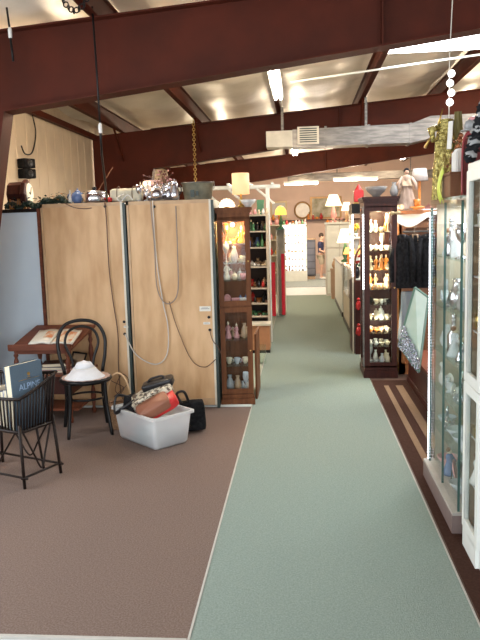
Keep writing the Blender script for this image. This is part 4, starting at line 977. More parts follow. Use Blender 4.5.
# small red chair shape + hat + scarf
t = thing('wooden_stand', 'dark red wooden arched stand on top of the glass showcase', 'stand', (0.85, 3.66, 1.745), sc=(.45, .6, 1.0))
part('frame', MB().tube(cat_curve([(-.09, 0, 0), (-.09, 0, .22), (-.06, 0, .29), (.02, 0, .31), (.1, 0, .30)], 5), .012, 8).tube([(.12, 0, 0), (.11, 0, .30)], .012, 8), mat('dark_red_lacquer', (0.22, 0.015, 0.02), .3), t, smooth=True)
part('panel', MB().box(-.08, .11, .01, .02, .0, .28), mat('maroon_cloth', (0.12, 0.02, 0.02), .8), t)
part('finial', MB().lathe([(.008, 0), (.012, .03), (.005, .06), (.005, .12), (.01, .14), (.002, .16)], 8, c=(-.02, -.03, 0)), brass, t, smooth=True)
t = thing('felt_hat', 'soft grey hat with pink trim resting on the red stand', 'hat', (0.855, 3.66, 2.06), sc=0.55)
part('brim', MB().lathe([(.10, 0), (.105, .006), (.06, .02)], 20), cm('grey'), t, smooth=True); part('crown', MB().ball((0, 0, .05), (.075, .06, .06), 16, 8, .2, 2), cm('grey'), t, smooth=True); part('trim', MB().ball((.01, -.02, .105), (.045, .03, .02), 10, 6, .4, 5), cm('pink'), t, smooth=True)
t = thing('feather_boa', 'black and grey patterned scarf hanging down at the top right corner', 'scarf', (0.825, 3.38, 1.886))
b = MB(); b2 = MB()
for i in range(26):
    q = i / 25; p = V((-.04 + .10 * q, 0.02, .02 + .36 * q)); (b2 if i % 4 == 1 else b).ball(p, (.03, .03, .022), 8, 6, .8, i * .7)
part('dark_band', b, blackf, t, smooth=True); part('pale_band', b2, cm('grey'), t, smooth=True); part('red_knot', MB().ball((.08, .02, .40), (.03, .02, .03), 8, 6, .6, 4).tube([(.05, 0, .36), (.12, .03, .44)], [.01, .012], 6), cm('red'), t, smooth=True)
t = thing('wicker_hamper', 'small tan wicker hamper behind the patterned scarf', 'basket', (1.08, 3.30, 1.886), mb=MB().lathe([(.07, 0), (.09, .10), (.095, .11), (.085, .11)], 18), m=wicker, smooth=True)

# ------------------------------------------------------------------ dark tall display cabinet
dc = curio('display_cabinet', 'tall dark mahogany display cabinet packed with lit glassware, right of the aisle', (0.812, 7.33, 0), R(0), 0.335, 0.50, 1.885, mahog, [(0.11, 1.79)], [0.33, 0.47, 0.615, 0.775, 0.935, 1.135, 1.335, 1.525], st=0.055, base=0.13)
part('side_trim', MB().box(-.185, -.17, -.004, .01, 0.12, 1.79), galv, dc)
for i in range(26): part('bulb', MB().ball((-.178, -.008, 0.95 + i * .03), .009, 6, 5), led_m, dc, smooth=True)
part('light_bar', MB().box(-.10, .10, .05, .07, 1.755, 1.77), lit('case_light_and_fill', (.9, .85, .7), (1, .8, .55), 5), dc)
lamp('POINT', 'case_light_and_fill', (0.81, 7.42, 1.72), 13, (1, 0.72, 0.42), 0.03); lamp('POINT', 'case_light_and_fill', (0.81, 7.42, 1.43), 9, (1, 0.75, 0.5), 0.03); lamp('POINT', 'case_light_and_fill', (0.81, 7.41, .55), 3, (1, 0.85, 0.7), 0.03); lamp('POINT', 'case_light_and_fill', (0.81, 7.42, 1.03), 4, (1, 0.78, 0.55), 0.03)  # points at the lower shelves are added to brighten them, without fixtures
for i, (z, n) in enumerate(zip([1.525, 1.335, 1.135, 0.935, 0.775, 0.615, 0.47, 0.33, 0.131], ['top', 'second', 'third', 'fourth', 'fifth', 'sixth', 'seventh', 'eighth', 'bottom'])):
    kk = [['goblet', 'cup', 'vase'], ['teapot', 'cup', 'goblet'], ['figurine', 'bowl', 'teapot'], ['box', 'figurine', 'cup'], ['bowl', 'cup'], ['teapot', 'jar', 'bowl'], ['box', 'bowl', 'cup'], ['bowl', 'cup', 'teapot'], ['goblet', 'vase', 'cup']][i]
    cc = [['cream', 'white', 'gilt'], ['cream', 'white'], ['cream', 'pink', 'orange'], ['cream', 'orange', 'tan'], ['white', 'cream', 'black'], ['tan', 'cream', 'white'], ['orange', 'cream', 'tan'], ['white', 'cream'], ['white', 'clear', 'cream']][i]
    fill('shelf of the mahogany cabinet', n, [0.72, 0.778, 0.838, 0.90], 7.45, z, kk, cc, 30 + i, 0.9, tall=1.2 if i > 3 else 1.4)
    fill('back row of the mahogany cabinet', n, [0.73, 0.785, 0.84, 0.895], 7.58, z, kk, cc, 130 + i, 0.98, tall=1.4)
ware('bowl', 'grey', (0.79, 7.55, 1.885), 'large grey bowl on top of the mahogany cabinet', None, 0, 2.0)
ware('vase', 'grey', (0.97, 7.5, 1.885), 'grey vase at the right end of the mahogany cabinet top', None, 0, 1.1)
t = thing('gilt_bow', 'small gilt bow fixed on the upper right corner of the mahogany cabinet', 'bow', (0.955, 7.30, 1.715)); 
for sx in (-1, 1): part('loop', MB().ball((sx * .03, 0, 0), (.03, .012, .018), 10, 6), mat('dull_gilt', (.45, .36, .2), .4, .5), t, smooth=True)
part('knot', MB().ball((0, -.004, 0), .011, 8, 6), MATS['dull_gilt'], t, smooth=True)

# wardrobe behind with black coats, white cloth, doll
o = (1.35, 7.6, 0)
t = thing('wardrobe', 'open orange oak wardrobe behind the hanging black coats', 'wardrobe', o)
part('post', MB().box(1.03, 1.09, 7.5, 7.56, 0, 1.70), oak, t, o); part('post', MB().box(1.62, 1.68, 7.5, 7.56, 0, 1.70), oak, t, o)
part('top_panel', MB().box(1.0, 1.72, 7.48, 7.98, 1.70, 1.74), oak, t, o); part('crossbar', MB().box(1.09, 1.62, 7.5, 7.54, 1.56, 1.62), oak, t, o)
part('back_panel', MB().box(1.03, 1.68, 7.95, 7.98, 0, 1.70), oak, t, o); part('base', MB().box(1.03, 1.68, 7.5, 7.98, 0, 0.12), oak, t, o)
part('side_panel', MB().box(1.03, 1.05, 7.5, 7.98, .12, 1.7), oak, t, o); part('side_panel', MB().box(1.66, 1.68, 7.5, 7.98, .12, 1.7), oak, t, o)
part('rail', MB().tube([(1.05, 7.42, 1.52), (1.66, 7.42, 1.52)], .01, 8).tube([(1.06, 7.42, 1.52), (1.06, 7.52, 1.52)], .008, 6).tube([(1.65, 7.42, 1.52), (1.65, 7.52, 1.52)], .008, 6), galv, t, o)
t = thing('dust_sheet', 'white cloth draped over the top of the oak wardrobe', 'cloth', (0, 0, 0), mb=MB().grid(30, 14, lambda u, v: (0.985 + .76 * u, 7.44 + .5 * v, 1.748 if v > .12 else 1.748 - (.12 - v) * (0.9 + .5 * math.sin(u * 9)) - .01), 0.004), m=linen, smooth=True)
for i, (x, l) in enumerate(((1.10, 'black coat hanging at the left end of the oak wardrobe rail'), (1.22, 'black coat with pale lapels hanging second on the wardrobe rail'), (1.35, 'black jacket hanging third on the wardrobe rail'))):
    t = thing('coat', l, 'coat', (x - .06, 7.36, 0.945), R(12 * (i - 1)), 'black coats on the wardrobe rail', sc=(.8, 1, .97))
    part('body', drape(0.13, 0.10, 0.0, 0.50, k=6, amp=.08, seed=i, sy=.5), blackf, t, smooth=True)
    part('shoulders', MB().ball((0, 0, .51), (.115, .05, .06), 16, 8), blackf, t, smooth=True)
    for sx in (-1, 1): part('sleeve', MB().tube([(sx * .10, 0, .52), (sx * .14, -.03, .3), (sx * .13, -.05, .06)], [.04, .038, .03], 10), blackf, t, smooth=True)
    part('collar', MB().tube([(-.03, -.04, .48), (-.03, -.03, .56), (.03, -.03, .56), (.03, -.04, .48)], .012, 6), cm('tan') if i == 1 else blackl, t, smooth=True)
    part('hanger', MB().tube([(0, 0, .56), (0, 0, .62), (.02, 0, .65), (0, 0, .665)], .004, 5), galv, t, smooth=True)
thing('grey_dress', 'grey blue skirt hanging behind the tilted pale green panel', 'dress', (1.13, 7.42, 0.40), mb=drape(.12, .09, 0, .5, k=7, amp=.1, sy=.4), m=mat('grey_blue_cloth', (.22, .25, .28), .8), smooth=True)
t = thing('doll', 'doll in a long taupe gown standing on the white cloth over the wardrobe', 'doll', (1.10, 7.52, 1.752))
gown = mat('taupe_gown', (0.36, 0.25, 0.19), .7, scale=14, col2=(.46, .33, .26), stretch=(6, 6, 1), bump=.4, bscale=20)
part('gown', drape(.115, .035, 0, .27, k=9, amp=.07, sy=.7), gown, t, smooth=True)
part('bodice', MB().lathe([(.035, .26), (.04, .29), (.045, .33), (.015, .355)], 14), gown, t, smooth=True)
part('shawl', drape(.07, .03, .24, .35, k=5, amp=.1, sy=.8), mat('beige_shawl', (.55, .42, .3), .8), t, smooth=True)
part('sleeve', MB().tube([(.04, 0, .33), (.085, -.02, .26), (.09, -.05, .20)], [.018, .02, .014], 8), gown, t, smooth=True); part('sleeve', MB().tube([(-.04, 0, .33), (-.085, -.02, .26), (-.08, -.05, .20)], [.018, .02, .014], 8), gown, t, smooth=True)
part('head', MB().ball((0, 0, .385), (.024, .026, .03), 14, 10), skin, t, smooth=True)
part('hair', MB().ball((0, .006, .397), (.03, .029, .028), 12, 8, .1), blackf, t, smooth=True)
t = thing('orange_cup', 'small orange cup and cloth beside the doll on the wardrobe', 'cup', (1.20, 7.47, 1.752)); part('cup', MB().lathe([(.025, .02), (.035, .10), (.03, .1)], 12), cm('orange'), t, smooth=True); part('cloth', MB().ball((0, 0, .012), (.085, .05, .018), 14, 6, .5, 3), cm('orange'), t, smooth=True)
t = thing('floor_lamp', 'thin red lamp stand behind the doll', 'lamp', (1.36, 8.3, 0)); part('pole', MB().tube([(0, 0, 0), (0, 0, 2.18)], .014, 8), cm('orange'), t); part('base', MB().lathe([(.12, 0), (.12, .02), (.02, .04)], 16), brass, t)
part('lamp_shade', MB().lathe([(.10, 2.08), (.075, 2.22), (.073, 2.22), (.098, 2.08)], 20), mat('grey_shade', (.45, .40, .38), .7), t, smooth=True)

# low dark case with tilted pale green glass panel and silver jewellery
o = (1.25, 6.2, 0)
t = thing('jewellery_case', 'low dark brown case with tilted pale green framed glass, full of silver', 'display case', o)
part('base', MB().box(1.07, 1.5, 5.35, 7.15, 0, 0.30), mahog, t, o, bev=.004)
part('plinth', MB().box(1.055, 1.5, 5.33, 7.17, 0, 0.06), mahog, t, o)
part('top_rail', MB().box(1.065, 1.5, 5.35, 7.15, .30, .33), redwood, t, o)
# tilted framed panel: corners in space
t = thing('tilted_panel', 'pale green framed glass panel leaning askew against the low dark case', 'panel', (1.02, 6.25, 0.29))
q = [V((1.005, 6.34, 1.04)), V((1.11, 6.26, 0.955)), V((1.02, 6.20, 0.297)), V((0.87, 6.40, 0.509))]
nrm = V((0.03, 0.05, 0)).normalized() * .02
part('glass', MB().add(q + [p + nrm for p in q], [(0, 1, 2, 3), (7, 6, 5, 4), (0, 4, 5, 1), (1, 5, 6, 2), (2, 6, 7, 3), (3, 7, 4, 0)]), mat('pale_green_felt', (.50, .66, .56), .3, scale=5, col2=(.62, .74, .66)), t, (1.02, 6.25, .29))
b = MB()
for i in range(4): b.tube([q[i], q[(i + 1) % 4]], .011, 6)
part('frame', b, mat('celadon_edge', (.16, .28, .22), .25), t, (1.02, 6.25, .29))
t = thing('silver_jewellery', 'glittering silver jewellery heaped at the foot of the tilted green panel', 'jewellery', (1.0, 6.2, 0.33))
b = MB()
for i in range(330):
    u = rnd.random(); w = rnd.random() * (.36 - .16 * u)
    p = q[3].lerp(q[2], u) + (q[0].lerp(q[1], u) - q[3].lerp(q[2], u)) * w - nrm * 1.2
    b.ball(p + V((0, -.01 * rnd.random(), 0)), rnd.uniform(.005, .012), 5, 4, .5, i)
part('beads', b, tinsel, t, (1.0, 6.2, .33))
t['kind'] = 'stuff'

# ------------------------------------------------------------------ LEFT AISLE ROW beyond the curio
def shelfunit(name, label, x0, x1, y0, y1, h, shelves, m, back=None, sidem=None):
    o = ((x0 + x1) / 2, (y0 + y1) / 2, 0)
    t = thing(name, label, 'shelving', o)
    for x in (x0, x1 - .022): part('side_panel', MB().box(x, x + .022, y0, y1, 0, h), sidem or m, t, o)
    part('back_panel', MB().box(x0 + .022, x1 - .022, y1 - .015, y1, 0, h), back or m, t, o)
    part('top_panel', MB().box(x0, x1, y0, y1, h, h + .02), m, t, o)
    for z in shelves: part('shelf', MB().box(x0 + .022, x1 - .022, y0 + .005, y1 - .015, z - .018, z), m, t, o)
    return t
shelfunit('shelf_unit', 'white shelving unit of toys standing behind the curio', -1.3, -0.43, 9.1, 9.5, 1.75, [0.45, 0.62, 0.82, 1.1, 1.35, 1.56], mat('tan_shelf', (.42, .35, .27), .6), mat('dark_back', (.05, .03, .025), .7))  # white unit in an even tan, since its shelf edges rendered too bright
lp = [('second', 1.35, ['bottle', 'toy_bear', 'vase'], ['black', 'blue', 'green', 'brown']), ('third', 1.10, ['toy_bear', 'bowl', 'teapot'], ['cream', 'tan', 'white']), ('fourth', .82, ['box', 'toy_bear', 'jar'], ['brown', 'black', 'red']), ('fifth', .62, ['toy_bear', 'box', 'jar'], ['brown', 'red', 'black', 'orange']), ('lowest', .45, ['bowl', 'box'], ['green', 'brown']), ('top', 1.56, ['figurine', 'vase'], ['green', 'black'])]
for i, (n, z, kk, cc) in enumerate(lp): fill('shelf of the toy shelving unit', n, [-.68, -.62, -.565, -.51, -.465], 9.2, z, kk, cc, 200 + i, .85, tall=1.3)
for i, (n, z, kk, cc) in enumerate(lp): fill('back row of the toy shelving unit', n, [-.66, -.58, -.50], 9.35, z, kk, cc[::-1] + ['tan'], 240 + i, 1.15)
fill('top of the toy shelving unit', '', [-.72, -.66, -.6, -.545, -.49, -.44], 9.25, 1.772, ['toy_bear', 'figurine', 'jar', 'vase'], ['red', 'white', 'cream', 'pink'], 230, .75)
ware('box', 'green', (-0.53, 9.38, 1.771), 'tall dark green tin standing on top of the toy shelving unit', None, 0, (1, 1, 3.2))
bpy.context.view_layer.update()
o = (-0.53, 8.95, 0)
t = thing('wooden_crate', 'orange brown wooden box on the floor before the toy shelving', 'box', o)
part('body', MB().box(-.72, -.42, 8.85, 9.08, .04, .36), mat('orange_board', (.42, .19, .09), .5), t, o, bev=.004); part('lid', MB().box(-.73, -.41, 8.83, 9.09, .36, .385), creamp, t, o); part('foot', MB().box(-.70, -.42, 8.87, 9.06, 0, .04), blackw, t, o)
# arbor of white lattice wood standing on the unit behind
t = thing('white_arbor', 'white wooden arbor frame with diagonal braces above the left shelving', 'arbor', (-0.9, 9.75, 0))
o = (-0.9, 9.75, 0)
for x in (-1.3, -0.475): part('post', MB().box(x, x + .05, 9.72, 9.77, 0 , 2.14), whitep, t, o)
part('beam', MB().box(-1.75, -.28, 9.72, 9.77, 2.14, 2.18).box(-1.75, -.28, 9.95, 10.0, 2.14, 2.18), whitep, t, o)
for xa, xb in ((-.36, -.62), (-.75, -1.0), (-1.1, -1.35)): part('brace', MB().tube([(xa, 9.745, 1.92), (xb, 9.745, 2.15)], .018, 4), whitep, t, o)
for x in (-1.6, -1.3, -1.0, -.7, -.4): part('rafter', MB().box(x, x + .03, 9.65, 10.1, 2.18, 2.21), whitep, t, o)
# second and third units, with red end panels
shelfunit('shelf_unit', 'brown shelving unit with red side cloth further along the left of the aisle', -1.5, -0.56, 12.45, 13.0, 1.55, [.5, .85, 1.15, 1.35], walnut, None, walnut)
t = thing('red_banner', 'tall crimson cloth panel hanging at the end of the brown shelving', 'banner', (-0.50, 12.42, 0), mb=MB().box(-.035, .03, -.01, .02, 0.02, .98), m=redc, bev=.004)
for i, z in enumerate((.5, .85, 1.15, 1.35, 1.572)): fill('shelf of the brown shelving unit', ['lowest', 'second lowest', 'middle', 'upper', 'uppermost'][i], [-1.3, -1.1, -.9, -.75, -.64], 12.6, z, ['toy_bear', 'vase', 'jar', 'figurine'], ['purple', 'white', 'pink', 'red', 'yellow'], 250 + i, 1.3)
shelfunit('shelf_unit', 'cream shelving unit with crimson end farthest along the left of the aisle', -1.3, -0.44, 16.0, 16.5, 1.62, [.55, .95, 1.3], creamp)
t = thing('red_banner', 'crimson cloth panel hanging on the farthest cream shelving end', 'banner', (-0.45, 15.97, -.05), mb=MB().box(-.05, .04, -.01, .02, 0.1, .95), m=redc, bev=.004)
for i, z in enumerate((.55, .95, 1.3, 1.642)): fill('shelf of the farthest cream shelving', ['lowest', 'second lowest', 'upper', 'uppermost'][i], [-1.15, -1.0, -.85, -.7, -.55], 16.15, z, ['vase', 'jar', 'figurine', 'teapot'], ['white', 'pink', 'red', 'yellow', 'cream'], 270 + i, 1.4)
def tlamp(x, y, z, h, sw, m, label, base=None, kind=0, sh=.4):
    t = thing('table_lamp', label, 'lamp', (x, y, z)); hb = h * (1 - sh)
    part('base', MB().lathe([(sw * .5, 0), (sw * .5, h * .04), (sw * .15, h * .09), (sw * .36, h * .22), (sw * .3, h * .36), (sw * .1, hb), (sw * .06, hb + h * .1)], 16), base or brass, t, smooth=True)
    if kind: part('lamp_shade', MB().lathe([(sw, hb), (sw * .93, hb + h * sh * .5), (sw * .5, hb + h * sh * .9), (sw * .1, h), (sw * .1, h - .004), (sw * .9, hb + h * sh * .45), (sw * .98, hb)], 20), m, t, smooth=True)
    else: part('lamp_shade', MB().lathe([(sw, hb), (sw * .5, h), (sw * .48, h), (sw * .98, hb)], 24), m, t, smooth=True)
    lamp('POINT', 'lamp_glow', (x, y, z + hb * 1.02), 11, (1, .7, .4), .06)
    return t
tlamp(-0.36, 12.7, 1.57, .40, .105, lit('yellow_shade', (.8, .5, .1), (1, .6, .1), 1.1), 'lamp with glowing yellow leaded dome shade left of the aisle', cm('green'), 1)
shelfunit('shelf_unit', 'narrow green topped stand carrying the yellow lamp', -.45, -.29, 12.6, 12.85, 1.55, [], cm('green'), creamp, creamp)
t = thing('red_banner', 'narrow crimson cloth strip hung on the stand of the yellow lamp', 'banner', (-0.335, 12.56, 0), mb=MB().box(-.03, .03, -.01, .015, .02, 1.12), m=redc, bev=.004)
# low grey boxes, left floor by red panel; price tag on the floor
t = thing('glass_jug', 'clear glass block standing on the aisle floor before the wooden box', 'jar', (-.50, 8.2, 0), mb=MB().box(-.06, .06, -.06, .06, 0, .22), m=paneg, bev=.006)

# ------------------------------------------------------------------ RIGHT AISLE ROW beyond mahogany cabinet
o = (.75, 8.95, 0)
t = thing('tall_showcase', 'tall lit showcase with black header and yellow flowers, beyond the mahogany cabinet', 'showcase', o)
part('header', MB().box(.62, .95, 8.75, 9.25, 1.74, 1.86), blackw, t, o)
for x in (.62, .93): part('post', MB().box(x, x + .02, 8.75, 8.77, 0.0, 1.74), creamp, t, o); part('post', MB().box(x, x + .02, 9.23, 9.25, 0.0, 1.74), creamp, t, o)
part('side_glass', MB().box(.62, .625, 8.78, 9.22, .95, 1.74), pane, t, o); part('base', MB().box(.64, .93, 8.77, 9.23, 0, .92), mahog, t, o); part('side_strip', MB().box(.615, .64, 8.8, 9.2, .02, .9), mahog, t, o)
for z in (.94, 1.18, 1.45): part('shelf', MB().box(.64, .93, 8.78, 9.22, z - .015, z), whitep, t, o)
for i in range(24): part('bulb', MB().ball((.63, 8.745, .98 + i * .032), .010, 6, 5), led_m, t, (.75, 8.95, 0), smooth=True)
for i, (z, kk, cc) in enumerate(((.94, ['vase', 'plate', 'jar'], ['brown', 'black', 'gilt']), (1.18, ['bottle', 'goblet', 'vase'], ['cream', 'gilt', 'white']), (1.45, ['flowers'], ['yellow']))):
    fill('shelf of the black headed showcase', ['lowest', 'middle', 'top'][i], [.68, .78, .88], 8.86, z, kk, cc, 300 + i, 1.2, tall=1.35)
t = thing('red_lantern', 'bright red lantern jar with pale bow on the black headed showcase', 'lantern', (.72, 8.95, 1.86)); part('body', MB().box(-.06, .06, -.06, .06, .02, .17), cm('red'), t, bev=.01); part('cap', MB().lathe([(.05, .17), (.02, .22), (.01, .24)], 12), cm('red'), t); part('bow', MB().ball((.07, -.07, .06), (.03, .015, .025), 8, 6, .3), linen, t); part('foot', MB().box(-.065, .065, -.065, .065, 0, .02), cm('gilt'), t)
lamp('POINT', 'case_light_and_fill', (.78, 8.85, 1.70), 5, (1, .9, .7), .03)  # unseen point added inside so the flowers look lit
o = (.9, 10.7, 0)
t = thing('counter_case', 'low cream glass counter running along the right of the aisle under lamps', 'display case', o)
part('base', MB().box(.70, 1.3, 9.5, 12.0, 0, .5), creamp, t, o, bev=.004); part('kick', MB().box(.69, 1.3, 9.5, 12.0, 0, .07), blackw, t, o); part('glass_front', MB().box(.70, .705, 9.5, 12.0, .5, .94), pane, t, o); part('glass_end', MB().box(.70, 1.3, 9.5, 9.505, .5, .94), pane, t, o)
part('back_panel', MB().box(1.28, 1.3, 9.5, 12.0, .5, .94), creamp, t, o); part('countertop', MB().box(.68, 1.32, 9.48, 12.02, .94, .97), greyp, t, o, bev=.003)
for y in (9.5, 10.75, 11.97): part('post', MB().box(.695, .72, y, y + .025, .5, .94), creamp, t, o)
fill('middle of the low cream counter', '', [9.7, 10.0, 10.3, 10.6, 11.0, 11.4, 11.7], .85, .502, ['box', 'bowl', 'vase', 'figurine'], ['white', 'blue', 'gilt', 'red'], 320, 1.4, 'y')
o = (.9, 13.6, 0)
t = thing('counter_case', 'farther white counter case beyond the cream glass counter', 'display case', o)
part('base', MB().box(.70, 1.3, 12.3, 15.0, 0, .9), whitep, t, o, bev=.004); part('kick', MB().box(.69, 1.3, 12.3, 15.0, 0, .08), blackw, t, o); part('countertop', MB().box(.68, 1.32, 12.28, 15.02, .9, .93), greyp, t, o)
tlamp(.80, 10.1, .97, .34, .08, shade_o, 'small lamp with orange glowing shade on the near cream counter', cm('white'), 0, .35)
tlamp(.80, 13.0, .93, .60, .155, shade_w, 'lamp with wide beige shade on the farther white counter', cm('green'), 0, .42)
tlamp(.76, 11.5, .97, .27, .09, shade_o, 'short lamp with glowing orange shade at the middle of the cream counter', cm('orange'), 0, .4)
tlamp(1.12, 10.2, .97, .40, .10, shade_o, 'lamp with amber shade at the back of the cream counter', cm('gilt'))
for i, (x, y, k_, c) in enumerate(((.78, 9.62, 'flowers', 'red'), (.9, 9.75, 'vase', 'cream'), (1.02, 9.65, 'teapot', 'pink'), (.76, 10.45, 'vase', 'white'), (.8, 10.85, 'jar', 'yellow'), (.95, 10.5, 'bottle', 'green'), (1.1, 9.6, 'figurine', 'blue'))):
    ware(k_, c, (x, y, .97), '%s %s on the near cream counter, %s from the camera' % (c, SHOWN.get(k_, k_), ['first', 'third', 'second', 'fifth', 'seventh', 'sixth', 'fourth'][i]), 'wares on the cream counter', .3 * i, 1.4)
o = (.75, 16.2, 0)
t = thing('white_cabinet', 'tall whitish panelled cabinet with lamps on top near the far end', 'cabinet', o)
part('case', MB().box(.56, 1.15, 16.0, 16.6, 0, 1.62), mat('pale_grey_panel', (.6, .58, .54), .5), t, o, bev=.005); part('top_panel', MB().box(.54, 1.17, 15.97, 16.62, 1.62, 1.66), whitep, t, o)
for i in range(3):
    for j in range(2): part('door', MB().box(.58 + j * .29, .85 + j * .29, 15.985, 16.0, .06 + i * .52, .55 + i * .52), whitep, t, o, bev=.003)
tlamp(.74, 16.2, 1.66, .62, .19, shade_w, 'large table lamp with white cone shade on the tall whitish cabinet', cm('pink'), 0, .4)
tlamp(1.03, 16.1, 1.66, .44, .125, shade_w, 'smaller table lamp with cream shade right of the large lamp', cm('tan'), 0, .42)
fill('top of the tall whitish cabinet', '', [.60, .72, .82, .90, 1.08], 16.05, 1.66, ['vase', 'figurine', 'flowers', 'teapot'], ['orange', 'cream', 'pink', 'gilt'], 340, 1.4)
thing('pedestal', 'brownish square pedestal with dark foot before the tall whitish cabinet', 'pedestal', (.72, 15.4, 0), mb=MB().box(-.09, .09, -.09, .09, .12, .62).box(-.1, .1, -.1, .1, .62, .66).box(-.08, .08, -.08, .08, 0, .12), m=mat('tan_board', (.4, .27, .19), .6), bev=.005)
ware('vase', 'tan', (.72, 15.4, .66), 'tan vase standing on the brownish pedestal', None, 0, 1.6)
# dark coat-like hall mirror right of flowers: bentwood arch
t = thing('arched_mirror', 'dark arched frame mirror beside the black headed showcase', 'mirror', (.66, 8.66, .9))
part('frame', MB().tube(cat_curve([(.0, 0, 0), (.0, 0, .25), (.05, 0, .40), (.13, 0, .45), (.2, 0, .40), (.24, 0, .25), (.24, 0, 0)], 5), .012, 6), walnut, t, smooth=True)
t.location = (.65, 8.70, 0.0)
for v in t.children[0].data.vertices: v.co.z += 0.9
part('mirror_stand', MB().box(0, .26, -.01, .02, 0, .92), mahog, t)
for i, (x, z, c) in enumerate(((.69, .62, 'red'), (.8, .62, 'blue'), (.69, .3, 'red'), (.8, .3, 'brown'))):
    t2 = thing('hanging_toy', '%s cloth toy pinned %s on the dark board under the arched mirror' % (c, ['upper at left', 'upper at right', 'lower at left', 'lower at right'][i]), 'toy', (x, 8.66, z), group='cloth toys on the dark board', mb=MB().ball((0, 0, 0), (.035, .02, .06), 10, 8, .5, i).ball((0, 0, .075), (.022, .02, .022), 8, 6), m=cm(c), smooth=True)

# ------------------------------------------------------------------ FAR END
o = (-.1, 20.6, 0)
t = thing('wall_showcase', 'brightly backlit white wall showcase at the far end of the aisle', 'showcase', o)
part('back_panel', MB().box(-.52, .12, 20.75, 20.78, .3, 1.58), bright_m, t, o)
part('frame', MB().box(-.56, -.52, 20.45, 20.78, 0, 1.62).box(.12, .16, 20.45, 20.78, 0, 1.62).box(-.56, .16, 20.45, 20.78, 1.58, 1.64), whitep, t, o)
part('base', MB().box(-.52, .12, 20.45, 20.75, 0, .3), whitep, t, o)
for z in (.42, .62, .84, 1.08, 1.3): part('shelf', MB().box(-.52, .12, 20.5, 20.75, z - .015, z), greyp, t, o)
for i, z in enumerate((.301, .42, .62, .84, 1.08, 1.3)):
    fill('shelf of the backlit wall showcase', ['bottom', 'second lowest', 'third lowest', 'fourth lowest', 'second highest', 'highest'][i], [-.45, -.36, -.27, -.17, -.07, .03], 20.6, z, ['cup', 'bowl', 'box', 'vase'] if i not in (1,) else ['bowl'], ['white', 'cream', 'pink', 'tan'] if i != 1 else ['orange', 'brown'], 400 + i, .85)
fill('top of the backlit wall showcase', '', [-.5, -.41, -.32, -.23, -.14, -.05, .04, .12], 20.6, 1.64, ['vase', 'figurine', 'flowers', 'jar', 'teapot'], ['red', 'white', 'orange', 'brown', 'pink', 'green', 'yellow'], 420, 1.5)
t = thing('wall_shelf', 'long dark shelf on the far pink wall below the pictures', 'shelf', (0, 0, 0), mb=MB().box(-1.4, 2.4, 23.1, 23.38, 1.74, 1.79), m=mahog)
fill('far dark wall shelf under the pictures', '', [.25, .4, .52, .66, -.9, -.7], 23.2, 1.79, ['vase', 'figurine', 'teapot'], ['orange', 'cream', 'red'], 431, 1.5)
t = thing('grey_rack', 'dark grey rack of drawers before the showcase beside the person', 'rack', (.32, 21.2, 0))
o = (.32, 21.2, 0)
part('case', MB().box(.14, .42, 21.05, 21.5, .1, 1.18), mat('charcoal', (.07, .07, .085), .6), t, o); part('foot', MB().box(.16, .4, 21.07, 21.48, 0, .1), cm('tan'), t, o)
for i in range(5): part('drawer', MB().box(.16, .4, 21.03, 21.05, .14 + i * .2, .31 + i * .2), mat('slate', (.12, .12, .14), .5), t, o)
part('worktop', MB().box(.12, .44, 21.03, 21.5, 1.18, 1.22), cm('tan'), t, o)
def pict(name, label, x, z, w, h, m, sc_, fw=.06, cat='picture'):
    t = thing(name, label, cat, (x, 23.37, z))
    part('frame', MB().box(-w / 2, w / 2, -.04, 0, 0, fw).box(-w / 2, w / 2, -.04, 0, h - fw, h).box(-w / 2, -w / 2 + fw, -.04, 0, fw, h - fw).box(w / 2 - fw, w / 2, -.04, 0, fw, h - fw), m, t, bev=.004)
    part('picture', MB().box(-w / 2 + fw, w / 2 - fw, -.015, 0, fw, h - fw), sc_, t)
olive = mat('landscape_print', (.22, .2, .12), .6, scale=4, col2=(.42, .38, .3), thr=(.4, .6))
pict('framed_picture', 'wide gilt framed landscape hanging on the far wall behind the lamps', .82, 1.80, 1.02, .72, mat('old_gilt', (.3, .17, .06), .4, .3), olive)
pict('framed_picture', 'smaller pale gilt framed picture left of the round mirror on the far wall', -.72, 1.86, .55, .56, mat('pale_gilt', (.5, .38, .22), .4, .2), mat('grey_print', (.35, .36, .36), .6, scale=5, col2=(.5, .48, .44)))
pict('framed_picture', 'framed picture at the right end of the far wall', 2.2, 1.9, .6, .5, walnut, olive)
t = thing('round_mirror', 'round mirror in a thin brown frame on the far pink wall', 'mirror', (.06, 23.36, 2.10))
part('glass', MB().lathe([(.245, 0), (.245, .02)], 32, M=Matrix.Rotation(R(90), 4, 'X')), mat('pale_plaque', (.7, .66, .6), .4), t); part('frame', MB().tube([(.255 * math.cos(a * PI / 16), -.02, .255 * math.sin(a * PI / 16)) for a in range(32)], .028, 8, True), mat('old_gilt', (.3, .17, .06)), t, smooth=True)

